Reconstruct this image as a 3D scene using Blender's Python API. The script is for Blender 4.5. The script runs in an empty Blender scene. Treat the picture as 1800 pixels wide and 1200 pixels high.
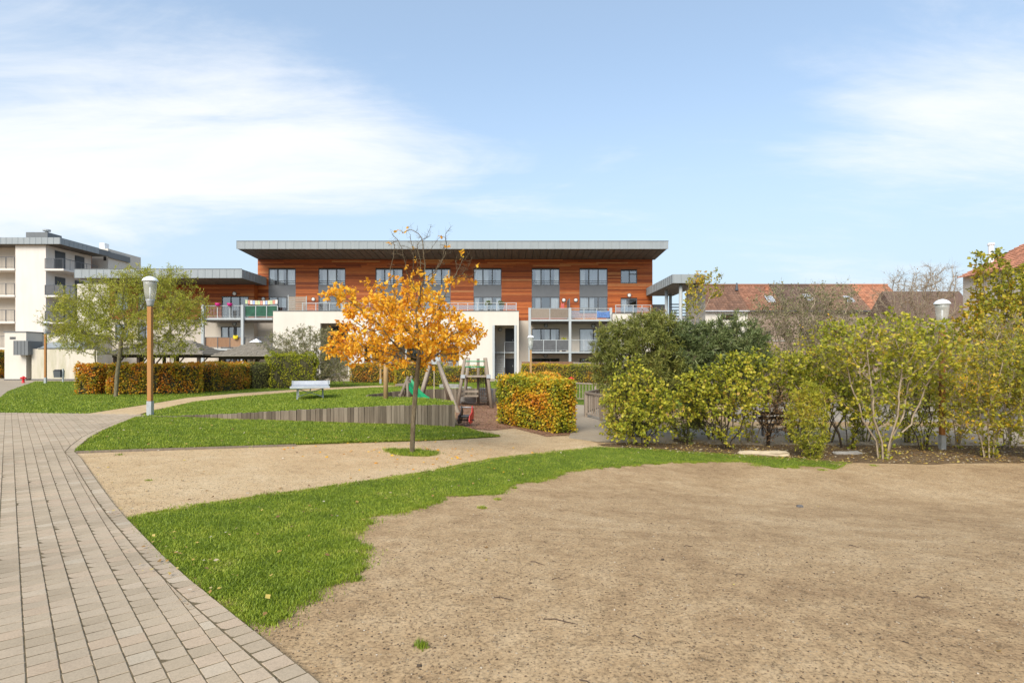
import bpy, math, random
import numpy as np
from mathutils import Vector, Matrix
from mathutils.geometry import delaunay_2d_cdt, tessellate_polygon

rnd = random.Random(7)
C = bpy.context.scene.collection
S = bpy.context.scene
F, HX, HY, EYE = 1000.0, 900.0, 632.0, 1.65      # focal length and horizon in photograph pixels, eye height in metres

# ------------------------------------------------------------------ camera
cam = bpy.data.cameras.new('camera'); camo = bpy.data.objects.new('camera', cam); C.objects.link(camo)
cam.sensor_width = 36.0; cam.lens = 20.0; cam.shift_y = 32.0/1800.0
cam.clip_start = 0.05; cam.clip_end = 5000
camo.location = (0, 0, EYE); camo.rotation_euler = (math.radians(90), 0, 0)
S.camera = camo

# ------------------------------------------------------------------ sky, sun, exposure
SUN_EL, SUN_AZ = math.radians(38), math.radians(200)      # compass style: 0 = +Y, clockwise; sun behind the camera, a little left
W = bpy.data.worlds.new('World'); S.world = W; W.use_nodes = True
nt = W.node_tree; nt.nodes.clear()
def wn(t, **k):
    n = nt.nodes.new(t)
    for a, b in k.items(): setattr(n, a, b)
    return n
def wl(a, b): nt.links.new(a, b)
def wmath(op, a, b=None, c=None):
    n = wn('ShaderNodeMath', operation=op)
    for i, v in enumerate((a, b, c)):
        if v is None: continue
        if isinstance(v, (int, float)): n.inputs[i].default_value = v
        else: wl(v, n.inputs[i])
    return n.outputs[0]
def wsmooth(v, a, b):
    n = wn('ShaderNodeMapRange', interpolation_type='SMOOTHSTEP')
    wl(v, n.inputs[0]); n.inputs[1].default_value = a; n.inputs[2].default_value = b
    return n.outputs[0]
sky = wn('ShaderNodeTexSky', sky_type='NISHITA', sun_disc=False)
sky.sun_elevation = SUN_EL; sky.sun_rotation = SUN_AZ
sky.air_density = 1.0; sky.dust_density = 1.2; sky.ozone_density = 1.6
tc = wn('ShaderNodeTexCoord')
sep = wn('ShaderNodeSeparateXYZ'); wl(tc.outputs['Generated'], sep.inputs[0])
dx, dy, dz = sep.outputs
# clouds lie on a flat layer overhead: direction divided by height
zc = wmath('ADD', wmath('MAXIMUM', dz, 0.0), 0.16)
u = wmath('DIVIDE', dx, zc); v = wmath('DIVIDE', dy, zc)
comb = wn('ShaderNodeCombineXYZ'); wl(u, comb.inputs[0]); wl(v, comb.inputs[1])
def wnoise(scale, detail, rough, loc=(0, 0, 0), sc=(1, 1, 1), rot=0.0, dist=0.0):
    m = wn('ShaderNodeMapping'); wl(comb.outputs[0], m.inputs[0])
    m.inputs['Location'].default_value = loc; m.inputs['Scale'].default_value = sc; m.inputs['Rotation'].default_value = (0, 0, rot)
    n = wn('ShaderNodeTexNoise'); wl(m.outputs[0], n.inputs['Vector'])
    n.inputs['Scale'].default_value = scale; n.inputs['Detail'].default_value = detail; n.inputs['Roughness'].default_value = rough
    n.inputs['Distortion'].default_value = dist
    return n.outputs[0]
big = wnoise(0.32, 2, 0.5, (3.1, 1.7, 0), (1, 1, 1))
wisp = wnoise(0.9, 9, 0.62, (0.6, 4.3, 0), (0.75, 1.5, 1), 0.35, 0.6)
fine = wnoise(2.6, 8, 0.65, (8, 2, 0), (0.5, 1.5, 1), 0.45, 0.9)
# the broad bank of cloud that fills the left half of the sky (u < 0) and the thin streaks of the right
def wmul(*v):
    r = v[0]
    for q in v[1:]: r = wmath('MULTIPLY', r, q)
    return r
bank = wmul(wsmooth(u, 0.30, -0.75), wsmooth(v, 1.05, 1.75), wsmooth(v, 2.75, 1.95))
bank2 = wmul(wsmooth(u, 0.65, 1.25), wsmooth(v, 1.15, 1.55), wsmooth(v, 2.2, 1.6))
dens = wmath('ADD', wmath('ADD', wmath('MULTIPLY', wisp, 0.62), wmath('MULTIPLY', fine, 0.22)), wmath('MULTIPLY', big, 0.16))
dens = wmath('ADD', dens, wmath('ADD', wmath('MULTIPLY', bank, 0.22), wmath('MULTIPLY', bank2, 0.19)))
cov = wsmooth(dens, 0.495, 0.79)
tint = wn('ShaderNodeMix', data_type='RGBA', blend_type='MULTIPLY'); tint.inputs['Factor'].default_value = 1.0
wl(sky.outputs[0], tint.inputs['A']); tint.inputs['B'].default_value = (1.0, 1.02, 1.0, 1)
def wmix(f, a_, col):
    m_ = wn('ShaderNodeMix', data_type='RGBA'); wl(f, m_.inputs['Factor']); wl(a_, m_.inputs['A']); m_.inputs['B'].default_value = (*col, 1); return m_.outputs['Result']
veil = wmath('ADD', 0.36, wmath('MULTIPLY', wsmooth(dz, 0.50, 0.02), 0.54))      # milky air, thicker toward the horizon all round
c_ = wmix(veil, tint.outputs['Result'], (2.4, 2.93, 3.4))
c_ = wmix(wmath('MULTIPLY', cov, 0.95), c_, (3.95, 4.05, 4.2))
bg = wn('ShaderNodeBackground'); bg.inputs['Strength'].default_value = 0.15
wl(c_, bg.inputs['Color'])
wo = wn('ShaderNodeOutputWorld'); wl(bg.outputs[0], wo.inputs[0])

sl = bpy.data.lights.new('sun', 'SUN'); sl.energy = 2.5; sl.angle = math.radians(36); sl.color = (1.0, 0.93, 0.82)
so = bpy.data.objects.new('sun', sl); C.objects.link(so)
sd = Vector((math.sin(SUN_AZ)*math.cos(SUN_EL), math.cos(SUN_AZ)*math.cos(SUN_EL), math.sin(SUN_EL)))   # toward the sun
so.rotation_euler = sd.to_track_quat('Z', 'Y').to_euler(); so.location = (0, -20, 30)
S.view_settings.view_transform = 'Standard'; S.view_settings.look = 'None'
S.view_settings.exposure = 0.80; S.view_settings.gamma = 1.0; S.view_settings.use_curve_mapping = False
S.cycles.max_bounces = 8; S.cycles.transparent_max_bounces = 12

# ------------------------------------------------------------------ materials
class NT:
    def __init__(s, name):
        s.m = bpy.data.materials.new(name); s.m.use_nodes = True; s.t = s.m.node_tree; s.t.nodes.clear()
        s.tc = s.n('ShaderNodeTexCoord')
    def n(s, t, **k):
        n = s.t.nodes.new(t)
        for a, b in k.items(): setattr(n, a, b)
        return n
    def put(s, sock, v):
        if v is None: return
        if isinstance(v, bpy.types.NodeSocket): s.t.links.new(v, sock)
        elif isinstance(v, (tuple, list)) and len(v) == 3 and sock.type == 'RGBA': sock.default_value = (*v, 1)
        else: sock.default_value = v
    def co(s, sc=(1, 1, 1), kind='Object', rot=(0, 0, 0)):
        m = s.n('ShaderNodeMapping'); s.t.links.new(s.tc.outputs[kind], m.inputs[0]); m.inputs['Scale'].default_value = sc; m.inputs['Rotation'].default_value = rot
        return m.outputs[0]
    def pos(s):
        return s.n('ShaderNodeNewGeometry').outputs['Position']
    def noise(s, scale, detail=4, rough=0.55, vec=None, dist=0.0, out=0):
        n = s.n('ShaderNodeTexNoise'); s.put(n.inputs['Vector'], vec or s.co()); n.inputs['Scale'].default_value = scale
        n.inputs['Detail'].default_value = detail; n.inputs['Roughness'].default_value = rough; n.inputs['Distortion'].default_value = dist
        return n.outputs[out]
    def voro(s, scale, vec=None, feat='F1', out=0):
        n = s.n('ShaderNodeTexVoronoi', feature=feat); s.put(n.inputs['Vector'], vec or s.co()); n.inputs['Scale'].default_value = scale
        return n.outputs[out]
    def math(s, op, a, b=None, c=None):
        n = s.n('ShaderNodeMath', operation=op)
        for i, v in enumerate((a, b, c)): s.put(n.inputs[i], v) if v is not None else None
        return n.outputs[0]
    def ramp(s, f, stops, interp='LINEAR'):
        n = s.n('ShaderNodeValToRGB'); s.put(n.inputs[0], f); e = n.color_ramp.elements; n.color_ramp.interpolation = interp
        while len(e) < len(stops): e.new(0.5)
        for i, (p, c) in enumerate(stops):
            e[i].position = p; e[i].color = (*c, 1) if len(c) == 3 else c
        return n.outputs[0]
    def mix(s, f, a, b, blend='MIX'):
        n = s.n('ShaderNodeMix', data_type='RGBA', blend_type=blend); s.put(n.inputs['Factor'], f); s.put(n.inputs['A'], a); s.put(n.inputs['B'], b)
        return n.outputs['Result']
    def island(s): return s.n('ShaderNodeNewGeometry').outputs['Random Per Island']
    def orand(s): return s.n('ShaderNodeObjectInfo').outputs['Random']
    def bump(s, h, strength=0.4, dist=0.01):
        n = s.n('ShaderNodeBump'); s.put(n.inputs['Height'], h); n.inputs['Strength'].default_value = strength; n.inputs['Distance'].default_value = dist
        return n.outputs[0]
    def out(s, col, rough=0.8, metal=0.0, normal=None, spec=None, extra=None):
        p = s.n('ShaderNodeBsdfPrincipled'); s.put(p.inputs['Base Color'], col); s.put(p.inputs['Roughness'], rough); s.put(p.inputs['Metallic'], metal)
        if spec is not None: p.inputs['Specular IOR Level'].default_value = spec
        if normal is not None: s.put(p.inputs['Normal'], normal)
        o = s.n('ShaderNodeOutputMaterial'); s.t.links.new(p.outputs[0], o.inputs[0]); s.p = p
        return s.m
M = {}
def simple(name, col, rough=0.7, metal=0.0, var=0.12, scale=6.0, bump=0.0, spec=None):
    k = NT(name); n = k.noise(scale, 5, 0.6, vec=k.pos())
    a = tuple(c*(1-var) for c in col); b = tuple(min(1, c*(1+var)) for c in col)
    c = k.ramp(n, [(0.3, a), (0.7, b)])
    M[name] = k.out(c, rough, metal, k.bump(k.noise(scale*12, 3, 0.6, vec=k.pos()), bump, 0.01) if bump else None, spec)
    return M[name]
def leafmat(name, stops, patch=None, patch_scale=0.9, trans=0.35, rough=0.5):
    # each leaf has its own colour; patches of the plant lean to one end of the range
    k = NT(name); r = k.island()
    if patch: r = k.math('ADD', k.math('MULTIPLY', r, 1-patch), k.math('MULTIPLY', k.ramp(k.noise(patch_scale, 3, 0.6, vec=k.pos()), [(0.32, (0, 0, 0)), (0.68, (1, 1, 1))]), patch))
    c = k.ramp(r, stops)
    d = k.n('ShaderNodeBsdfPrincipled'); k.put(d.inputs['Base Color'], c); d.inputs['Roughness'].default_value = rough; d.inputs['Specular IOR Level'].default_value = 0.3
    t = k.n('ShaderNodeBsdfTranslucent'); k.put(t.inputs[0], c)
    mx = k.n('ShaderNodeMixShader'); mx.inputs[0].default_value = trans
    k.t.links.new(d.outputs[0], mx.inputs[1]); k.t.links.new(t.outputs[0], mx.inputs[2])
    o = k.n('ShaderNodeOutputMaterial'); k.t.links.new(mx.outputs[0], o.inputs[0])
    M[name] = k.m
    return k.m

def ground_mat(name, c0, c1, c2, speck, sc=1.0, bumps=0.6, dark=0.35):
    k = NT(name); P = k.pos()
    big = k.noise(0.4*sc, 9, 0.74, vec=P, dist=0.5); mid = k.noise(3.1*sc, 8, 0.72, vec=P); fin = k.noise(42*sc, 6, 0.75, vec=P)
    fac = k.math('ADD', k.math('MULTIPLY', big, 0.6), k.math('MULTIPLY', mid, 0.4))
    col = k.ramp(fac, [(0.38, c0), (0.49, c1), (0.61, c2)])
    g = k.ramp(fin, [(0.36, (1-dark*1.6,)*3), (0.48, (1, 1, 1)), (0.66, (1.0+dark*0.8,)*3)])
    col = k.mix(1.0, col, g, 'MULTIPLY')
    cr = k.noise(13*sc, 7, 0.72, vec=P, dist=0.3)
    col = k.mix(1.0, col, k.ramp(cr, [(0.30, (1-dark*1.1,)*3), (0.46, (1, 1, 1)), (0.72, (1+dark*0.45,)*3)]), 'MULTIPLY')
    vo = k.voro(55*sc, vec=P); cell = k.n('ShaderNodeTexVoronoi'); k.put(cell.inputs['Vector'], P); cell.inputs['Scale'].default_value = 55*sc
    sc_ = k.n('ShaderNodeSeparateColor'); k.put(sc_.inputs[0], cell.outputs['Color'])
    isst = k.math('MULTIPLY', k.math('GREATER_THAN', sc_.outputs[0], 0.86), k.math('LESS_THAN', cell.outputs['Distance'], 0.36))
    scol = k.ramp(sc_.outputs[1], speck)
    col = k.mix(isst, col, scol)
    h = k.math('ADD', k.math('MULTIPLY', fin, 0.7), k.math('MULTIPLY', isst, 0.4))
    h = k.math('ADD', h, k.math('MULTIPLY', mid, 1.2))
    M[name] = k.out(col, 0.95, 0, k.bump(h, bumps, 0.022), 0.15)
ground_mat('dirt', (0.295, 0.19, 0.10), (0.405, 0.275, 0.148), (0.50, 0.36, 0.21),
           [(0.0, (0.09, 0.06, 0.035)), (0.6, (0.22, 0.155, 0.09)), (1.0, (0.40, 0.32, 0.22))])
ground_mat('gravel', (0.44, 0.30, 0.16), (0.52, 0.37, 0.205), (0.58, 0.435, 0.26),
           [(0.0, (0.25, 0.17, 0.09)), (0.5, (0.45, 0.34, 0.22)), (1.0, (0.62, 0.54, 0.42))], 1.0, 0.5, 0.22)
ground_mat('mulch', (0.20, 0.105, 0.06), (0.30, 0.165, 0.10), (0.36, 0.21, 0.13),
           [(0.0, (0.10, 0.05, 0.03)), (0.5, (0.34, 0.19, 0.12)), (1.0, (0.42, 0.27, 0.18))], 0.6, 1.0, 0.4)
ground_mat('litter_soil', (0.10, 0.066, 0.036), (0.15, 0.10, 0.055), (0.20, 0.135, 0.075),
           [(0.0, (0.06, 0.04, 0.02)), (0.5, (0.22, 0.13, 0.05)), (1.0, (0.36, 0.25, 0.08))], 0.8, 1.0, 0.4)
ground_mat('path_concrete', (0.31, 0.25, 0.18), (0.36, 0.295, 0.215), (0.40, 0.335, 0.25),
           [(0.0, (0.28, 0.22, 0.16)), (0.5, (0.38, 0.33, 0.26)), (1.0, (0.46, 0.41, 0.34))], 1.0, 0.25, 0.12)
ground_mat('turf_soil', (0.075, 0.10, 0.014), (0.105, 0.15, 0.018), (0.13, 0.18, 0.024),
           [(0.0, (0.05, 0.06, 0.015)), (0.5, (0.09, 0.15, 0.02)), (1.0, (0.13, 0.19, 0.03))], 1.0, 1.0, 0.4)
ground_mat('joint_sand', (0.115, 0.088, 0.05), (0.15, 0.115, 0.066), (0.18, 0.138, 0.08),
           [(0.0, (0.10, 0.10, 0.04)), (0.5, (0.2, 0.16, 0.1)), (1.0, (0.3, 0.25, 0.18))], 1.0, 0.5, 0.3)

k = NT('paver'); P = k.pos(); r = k.math('FRACT', k.math('ADD', k.island(), k.math('MULTIPLY', k.orand(), 0.999)))
c = k.ramp(r, [(0.0, (0.385, 0.305, 0.21)), (0.35, (0.42, 0.335, 0.235)), (0.65, (0.445, 0.355, 0.252)), (0.85, (0.455, 0.345, 0.24)), (1.0, (0.475, 0.395, 0.29))])
st = k.ramp(k.noise(0.9, 5, 0.6, vec=P), [(0.3, (0.80,)*3), (0.55, (1, 1, 1)), (0.8, (1.1, 1.08, 1.05))])
gr = k.ramp(k.noise(90, 4, 0.75, vec=P), [(0.25, (0.76,)*3), (0.6, (1.06,)*3)])
c = k.mix(1, k.mix(1, c, st, 'MULTIPLY'), gr, 'MULTIPLY')
c = k.mix(k.ramp(k.noise(7, 5, 0.7, vec=P), [(0.62, (0, 0, 0)), (0.8, (0.5,)*3)]), c, (0.26, 0.20, 0.14))
M['paver'] = k.out(c, 0.9, 0, k.bump(k.noise(140, 3, 0.7, vec=P), 0.25, 0.004), 0.2)

# boards of the upper storeys: warm varnished cedar, each board its own tone, weathered pale in places
k = NT('cedar'); P = k.pos(); r = k.island()
c = k.ramp(r, [(0.0, (0.21, 0.042, 0.008)), (0.3, (0.33, 0.073, 0.013)), (0.6, (0.44, 0.105, 0.02)), (0.85, (0.52, 0.142, 0.03)), (1.0, (0.55, 0.23, 0.08))])
m1 = k.n('ShaderNodeMapping'); k.put(m1.inputs[0], P); m1.inputs['Scale'].default_value = (0.8, 1, 14)
g = k.ramp(k.noise(2.2, 6, 0.7, vec=m1.outputs[0]), [(0.3, (0.62,)*3), (0.6, (1.08,)*3)])
c = k.mix(1, c, g, 'MULTIPLY')
m2 = k.n('ShaderNodeMapping'); k.put(m2.inputs[0], P); m2.inputs['Scale'].default_value = (0.28, 1, 2.6)
c = k.mix(k.ramp(k.noise(0.8, 5, 0.7, vec=m2.outputs[0]), [(0.58, (0, 0, 0)), (0.74, (0.45,)*3)]), c, (0.40, 0.19, 0.085))
M['cedar'] = k.out(c, 0.55, 0, k.bump(g, 0.2, 0.01), 0.35)

def streaked(name, base, stain, amt, sx=1.2, sz=0.14, rough=0.85):
    k = NT(name); P = k.pos(); m = k.n('ShaderNodeMapping'); k.put(m.inputs[0], P); m.inputs['Scale'].default_value = (sx, sx, sz)
    s = k.ramp(k.noise(1.6, 6, 0.65, vec=m.outputs[0]), [(0.45, (0, 0, 0)), (0.75, (amt,)*3)])
    b = k.ramp(k.noise(0.5, 4, 0.6, vec=P), [(0.3, tuple(x*0.94 for x in base)), (0.7, base)])
    c = k.mix(s, b, stain)
    M[name] = k.out(c, rough, 0, k.bump(k.noise(60, 3, 0.7, vec=P), 0.15, 0.005), 0.2)
streaked('plaster_white', (0.64, 0.60, 0.53), (0.52, 0.47, 0.40), 0.30)
streaked('plaster_beige', (0.56, 0.50, 0.425), (0.42, 0.37, 0.31), 0.4)
streaked('plaster_tower', (0.68, 0.635, 0.585), (0.50, 0.45, 0.40), 0.3)
streaked('render_mossy', (0.60, 0.545, 0.46), (0.27, 0.27, 0.12), 0.75, 0.55, 0.10)
streaked('zinc', (0.30, 0.33, 0.345), (0.22, 0.245, 0.26), 0.5, 2.0, 0.3, 0.5)
streaked('zinc_dark', (0.17, 0.18, 0.185), (0.12, 0.13, 0.14), 0.5, 2.0, 0.3, 0.5)
streaked('galvanised', (0.42, 0.45, 0.46), (0.30, 0.33, 0.34), 0.5, 3.0, 0.6, 0.45)
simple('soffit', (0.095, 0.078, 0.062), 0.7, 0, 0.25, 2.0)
simple('frame_dark', (0.075, 0.082, 0.092), 0.5, 0, 0.1)
simple('panel_grey', (0.135, 0.145, 0.158), 0.55, 0, 0.08, 1.5)
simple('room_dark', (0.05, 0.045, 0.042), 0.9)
simple('door_black', (0.012, 0.013, 0.016), 0.4)
simple('grey_mesh', (0.09, 0.093, 0.098), 0.7, 0, 0.15, 4)
simple('green_canvas', (0.018, 0.085, 0.05), 0.8, 0, 0.3, 2.5)
simple('lamp_white', (0.80, 0.82, 0.84), 0.3, 0.0, 0.04, 5)
simple('lamp_metal', (0.42, 0.44, 0.45), 0.4, 0.3, 0.1)
simple('globe', (0.85, 0.84, 0.80), 0.3, 0, 0.03)
simple('red_paint', (0.60, 0.012, 0.016), 0.35, 0, 0.1)
simple('black_plastic', (0.015, 0.015, 0.018), 0.45)
simple('green_plastic', (0.0, 0.27, 0.10), 0.35, 0, 0.08)
simple('magenta', (0.55, 0.01, 0.20), 0.5); simple('yellow_plastic', (0.75, 0.58, 0.02), 0.4)
simple('table_metal', (0.42, 0.45, 0.49), 0.35, 0.2, 0.08); simple('white_metal', (0.46, 0.48, 0.51), 0.4)
simple('terracotta', (0.45, 0.16, 0.08), 0.8); simple('blue_cloth', (0.10, 0.19, 0.42), 0.9, 0, 0.4, 9)
simple('pink_cloth', (0.55, 0.14, 0.13), 0.9); simple('white_cloth', (0.72, 0.72, 0.74), 0.9)
for nm, cc in (('flag_green', (0.50, 0.60, 0.33)), ('flag_red', (0.60, 0.27, 0.20)), ('flag_blue', (0.34, 0.42, 0.62)), ('flag_white', (0.72, 0.68, 0.62)), ('flag_yellow', (0.68, 0.62, 0.36))): simple(nm, cc, 0.9)
simple('stone_grey', (0.29, 0.275, 0.25), 0.9, 0, 0.25, 5, 0.4); simple('stone_pale', (0.50, 0.41, 0.28), 0.9, 0, 0.15, 8, 0.4)
simple('plinth', (0.13, 0.125, 0.12), 0.9)
simple('twig_dark', (0.085, 0.055, 0.038), 0.9); simple('steel_spring', (0.30, 0.22, 0.2), 0.4, 0.6)
def woodmat(name, cols, sc=(9, 9, 0.7), rough=0.85):
    k = NT(name); P = k.pos(); m = k.n('ShaderNodeMapping'); k.put(m.inputs[0], P); m.inputs['Scale'].default_value = sc
    r = k.math('ADD', k.math('MULTIPLY', k.orand(), 0.45), k.math('MULTIPLY', k.noise(1.8, 6, 0.7, vec=m.outputs[0]), 0.75))
    c = k.ramp(r, [(0.25, cols[0]), (0.55, cols[1]), (0.85, cols[2])])
    M[name] = k.out(c, rough, 0, k.bump(k.noise(6, 5, 0.7, vec=m.outputs[0]), 0.4, 0.008), 0.2)
woodmat('plank_grey', ((0.075, 0.06, 0.042), (0.15, 0.122, 0.088), (0.25, 0.208, 0.155)))
woodmat('timber_grey', ((0.16, 0.125, 0.09), (0.26, 0.21, 0.16), (0.36, 0.30, 0.24)))
woodmat('timber_orange', ((0.24, 0.095, 0.026), (0.33, 0.145, 0.042), (0.41, 0.20, 0.07)), rough=0.55)
woodmat('timber_tan', ((0.34, 0.20, 0.085), (0.42, 0.26, 0.12), (0.48, 0.31, 0.16)))
woodmat('timber_dark', ((0.035, 0.025, 0.02), (0.06, 0.042, 0.032), (0.09, 0.065, 0.05)))
woodmat('reed', ((0.16, 0.085, 0.05), (0.26, 0.15, 0.09), (0.34, 0.22, 0.14)), (14, 14, 1.2))
woodmat('reed_grey', ((0.13, 0.10, 0.075), (0.21, 0.17, 0.135), (0.30, 0.255, 0.21)), (14, 14, 1.2))
woodmat('shingle', ((0.12, 0.10, 0.075), (0.19, 0.165, 0.13), (0.27, 0.24, 0.195)), (3, 3, 3))
def barkmat(name, c0, c1, c2):
    k = NT(name); P = k.pos(); m = k.n('ShaderNodeMapping'); k.put(m.inputs[0], P); m.inputs['Scale'].default_value = (1, 1, 0.3)
    n = k.noise(22, 6, 0.7, vec=m.outputs[0]); c = k.ramp(n, [(0.3, c0), (0.5, c1), (0.7, c2)])
    M[name] = k.out(c, 0.9, 0, k.bump(n, 0.7, 0.02), 0.15)
barkmat('bark_brown', (0.065, 0.048, 0.03), (0.135, 0.105, 0.065), (0.21, 0.175, 0.115))
barkmat('bark_olive', (0.11, 0.095, 0.055), (0.18, 0.155, 0.095), (0.26, 0.23, 0.155))
barkmat('bark_pale', (0.22, 0.165, 0.11), (0.34, 0.27, 0.19), (0.45, 0.37, 0.28))
barkmat('bark_black', (0.02, 0.015, 0.011), (0.05, 0.037, 0.026), (0.10, 0.075, 0.05))
def tilemat(name, base):
    k = NT(name); r = k.island(); P = k.pos()
    c = k.ramp(r, [(0, tuple(x*0.72 for x in base)), (0.5, base), (1, tuple(min(1, x*1.25) for x in base))])
    c = k.mix(k.ramp(k.noise(0.8, 5, 0.65, vec=P), [(0.45, (0, 0, 0)), (0.75, (0.5,)*3)]), c, tuple(x*0.55+0.03 for x in base))
    M[name] = k.out(c, 0.85, 0, None, 0.2)
tilemat('tile_brown', (0.19, 0.105, 0.07)); tilemat('tile_red', (0.27, 0.13, 0.082)); tilemat('tile_dark', (0.135, 0.088, 0.068))
tilemat('tile_tan', (0.23, 0.14, 0.095)); tilemat('tile_orange', (0.40, 0.175, 0.10)); tilemat('tile_pink', (0.42, 0.19, 0.115))
k = NT('brick'); b = k.n('ShaderNodeTexBrick'); m = k.n('ShaderNodeMapping'); k.put(m.inputs[0], k.pos()); m.inputs['Rotation'].default_value = (math.radians(90), 0, 0)
k.put(b.inputs['Vector'], m.outputs[0]); b.inputs['Scale'].default_value = 4.2; k.put(b.inputs['Color1'], (0.23, 0.15, 0.11)); k.put(b.inputs['Color2'], (0.30, 0.205, 0.155)); k.put(b.inputs['Mortar'], (0.34, 0.29, 0.24))
M['brick'] = k.out(k.mix(k.ramp(k.noise(0.5, 5, 0.6, vec=k.pos()), [(0.4, (0, 0, 0)), (0.7, (0.6,)*3)]), b.outputs[0], (0.33, 0.28, 0.235)), 0.9)
# window glass: clear sheet with a mirror reflection that grows toward grazing angles
k = NT('glass'); lw = k.n('ShaderNodeFresnel'); lw.inputs[0].default_value = 1.55
g = k.n('ShaderNodeBsdfGlossy'); g.inputs['Roughness'].default_value = 0.015; g.inputs[0].default_value = (0.93, 0.95, 1, 1)
tr = k.n('ShaderNodeBsdfTransparent'); tr.inputs[0].default_value = (0.80, 0.84, 0.86, 1)
mx = k.n('ShaderNodeMixShader'); k.put(mx.inputs[0], k.math('MINIMUM', k.math('ADD', k.math('MULTIPLY', lw.outputs[0], 2.0), 0.16), 1.0))
k.t.links.new(tr.outputs[0], mx.inputs[1]); k.t.links.new(g.outputs[0], mx.inputs[2])
o = k.n('ShaderNodeOutputMaterial'); k.t.links.new(mx.outputs[0], o.inputs[0]); M['glass'] = k.m
k = NT('lamp_glass'); g = k.n('ShaderNodeBsdfPrincipled'); g.inputs['Base Color'].default_value = (0.66, 0.66, 0.60, 1); g.inputs['Roughness'].default_value = 0.12
tr = k.n('ShaderNodeBsdfTransparent'); mx = k.n('ShaderNodeMixShader'); mx.inputs[0].default_value = 0.38
k.t.links.new(tr.outputs[0], mx.inputs[1]); k.t.links.new(g.outputs[0], mx.inputs[2])
o = k.n('ShaderNodeOutputMaterial'); k.t.links.new(mx.outputs[0], o.inputs[0]); M['lamp_glass'] = k.m
k = NT('curtain'); w = k.n('ShaderNodeTexWave'); k.put(w.inputs['Vector'], k.pos()); w.inputs['Scale'].default_value = 1.6; w.inputs['Distortion'].default_value = 1.5
M['curtain'] = k.out(k.ramp(k.orand(), [(0, (0.52, 0.54, 0.58)), (0.4, (0.78, 0.78, 0.78)), (1, (0.88, 0.86, 0.82))]), 0.95)

leafmat('grass', [(0, (0.115, 0.165, 0.016)), (0.35, (0.20, 0.275, 0.024)), (0.7, (0.30, 0.365, 0.035)), (0.88, (0.39, 0.415, 0.06)), (1, (0.50, 0.44, 0.18))], 0.55, 2.2, 0.3)
leafmat('leaf_orange', [(0, (0.46, 0.16, 0.035)), (0.18, (0.74, 0.31, 0.022)), (0.48, (0.87, 0.46, 0.028)), (0.8, (0.91, 0.59, 0.055)), (0.94, (0.70, 0.55, 0.09)), (1, (0.36, 0.40, 0.06))], 0.35, 1.3, 0.4)
leafmat('leaf_willow', [(0, (0.20, 0.23, 0.025)), (0.4, (0.36, 0.38, 0.04)), (0.75, (0.50, 0.48, 0.07)), (1, (0.60, 0.50, 0.11))], 0.4, 0.6, 0.4)
leafmat('leaf_beech', [(0, (0.10, 0.12, 0.016)), (0.22, (0.26, 0.26, 0.025)), (0.42, (0.58, 0.42, 0.03)), (0.62, (0.74, 0.33, 0.035)), (0.85, (0.66, 0.22, 0.03)), (1, (0.34, 0.11, 0.025))], 0.55, 1.2, 0.3)
leafmat('leaf_beech_gold', [(0, (0.11, 0.15, 0.018)), (0.3, (0.25, 0.28, 0.025)), (0.52, (0.52, 0.43, 0.03)), (0.72, (0.68, 0.36, 0.035)), (0.88, (0.52, 0.19, 0.03)), (1, (0.30, 0.11, 0.025))], 0.62, 0.85, 0.3)
leafmat('leaf_beech_mix', [(0, (0.13, 0.18, 0.02)), (0.28, (0.30, 0.33, 0.03)), (0.48, (0.62, 0.46, 0.03)), (0.68, (0.74, 0.35, 0.03)), (0.88, (0.60, 0.20, 0.03)), (1, (0.34, 0.11, 0.025))], 0.62, 0.75, 0.3)
leafmat('leaf_yellowgreen', [(0, (0.144, 0.204, 0.014)), (0.4, (0.324, 0.360, 0.022)), (0.8, (0.552, 0.504, 0.030)), (1, (0.660, 0.504, 0.048))], 0.4, 0.8, 0.35)
leafmat('leaf_greygreen', [(0, (0.111, 0.111, 0.046)), (0.4, (0.208, 0.208, 0.085)), (0.8, (0.312, 0.293, 0.137)), (1, (0.429, 0.364, 0.195))], 0.35, 0.6, 0.3)
leafmat('leaf_olive', [(0, (0.09, 0.11, 0.025)), (0.4, (0.19, 0.21, 0.045)), (0.75, (0.31, 0.31, 0.07)), (1, (0.48, 0.40, 0.12))], 0.35, 0.8, 0.3)
leafmat('leaf_darkgreen', [(0, (0.07, 0.10, 0.035)), (0.4, (0.13, 0.17, 0.055)), (0.75, (0.22, 0.25, 0.095)), (1, (0.36, 0.36, 0.17))], 0.35, 0.8, 0.25)
leafmat('leaf_lime', [(0, (0.15, 0.185, 0.02)), (0.3, (0.29, 0.32, 0.03)), (0.55, (0.46, 0.45, 0.045)), (0.78, (0.62, 0.53, 0.06)), (0.92, (0.58, 0.39, 0.08)), (1, (0.38, 0.20, 0.07))], 0.35, 0.9, 0.4)
leafmat('leaf_vine', [(0, (0.130, 0.169, 0.023)), (0.4, (0.312, 0.312, 0.033)), (0.7, (0.572, 0.468, 0.039)), (0.9, (0.780, 0.429, 0.039)), (1, (0.624, 0.260, 0.052))], 0.4, 0.5, 0.4)
leafmat('leaf_brown', [(0, (0.14, 0.07, 0.035)), (0.5, (0.26, 0.15, 0.07)), (1, (0.38, 0.26, 0.12))], 0.3, 0.8, 0.2)
leafmat('leaf_fallen', [(0, (0.16, 0.09, 0.04)), (0.35, (0.38, 0.22, 0.06)), (0.65, (0.52, 0.40, 0.10)), (0.85, (0.45, 0.36, 0.22)), (1, (0.62, 0.55, 0.45))], 0.0, 1, 0.15)
simple('hedge_core', (0.055, 0.05, 0.02), 0.95, 0, 0.5, 9, 0.6)

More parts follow.
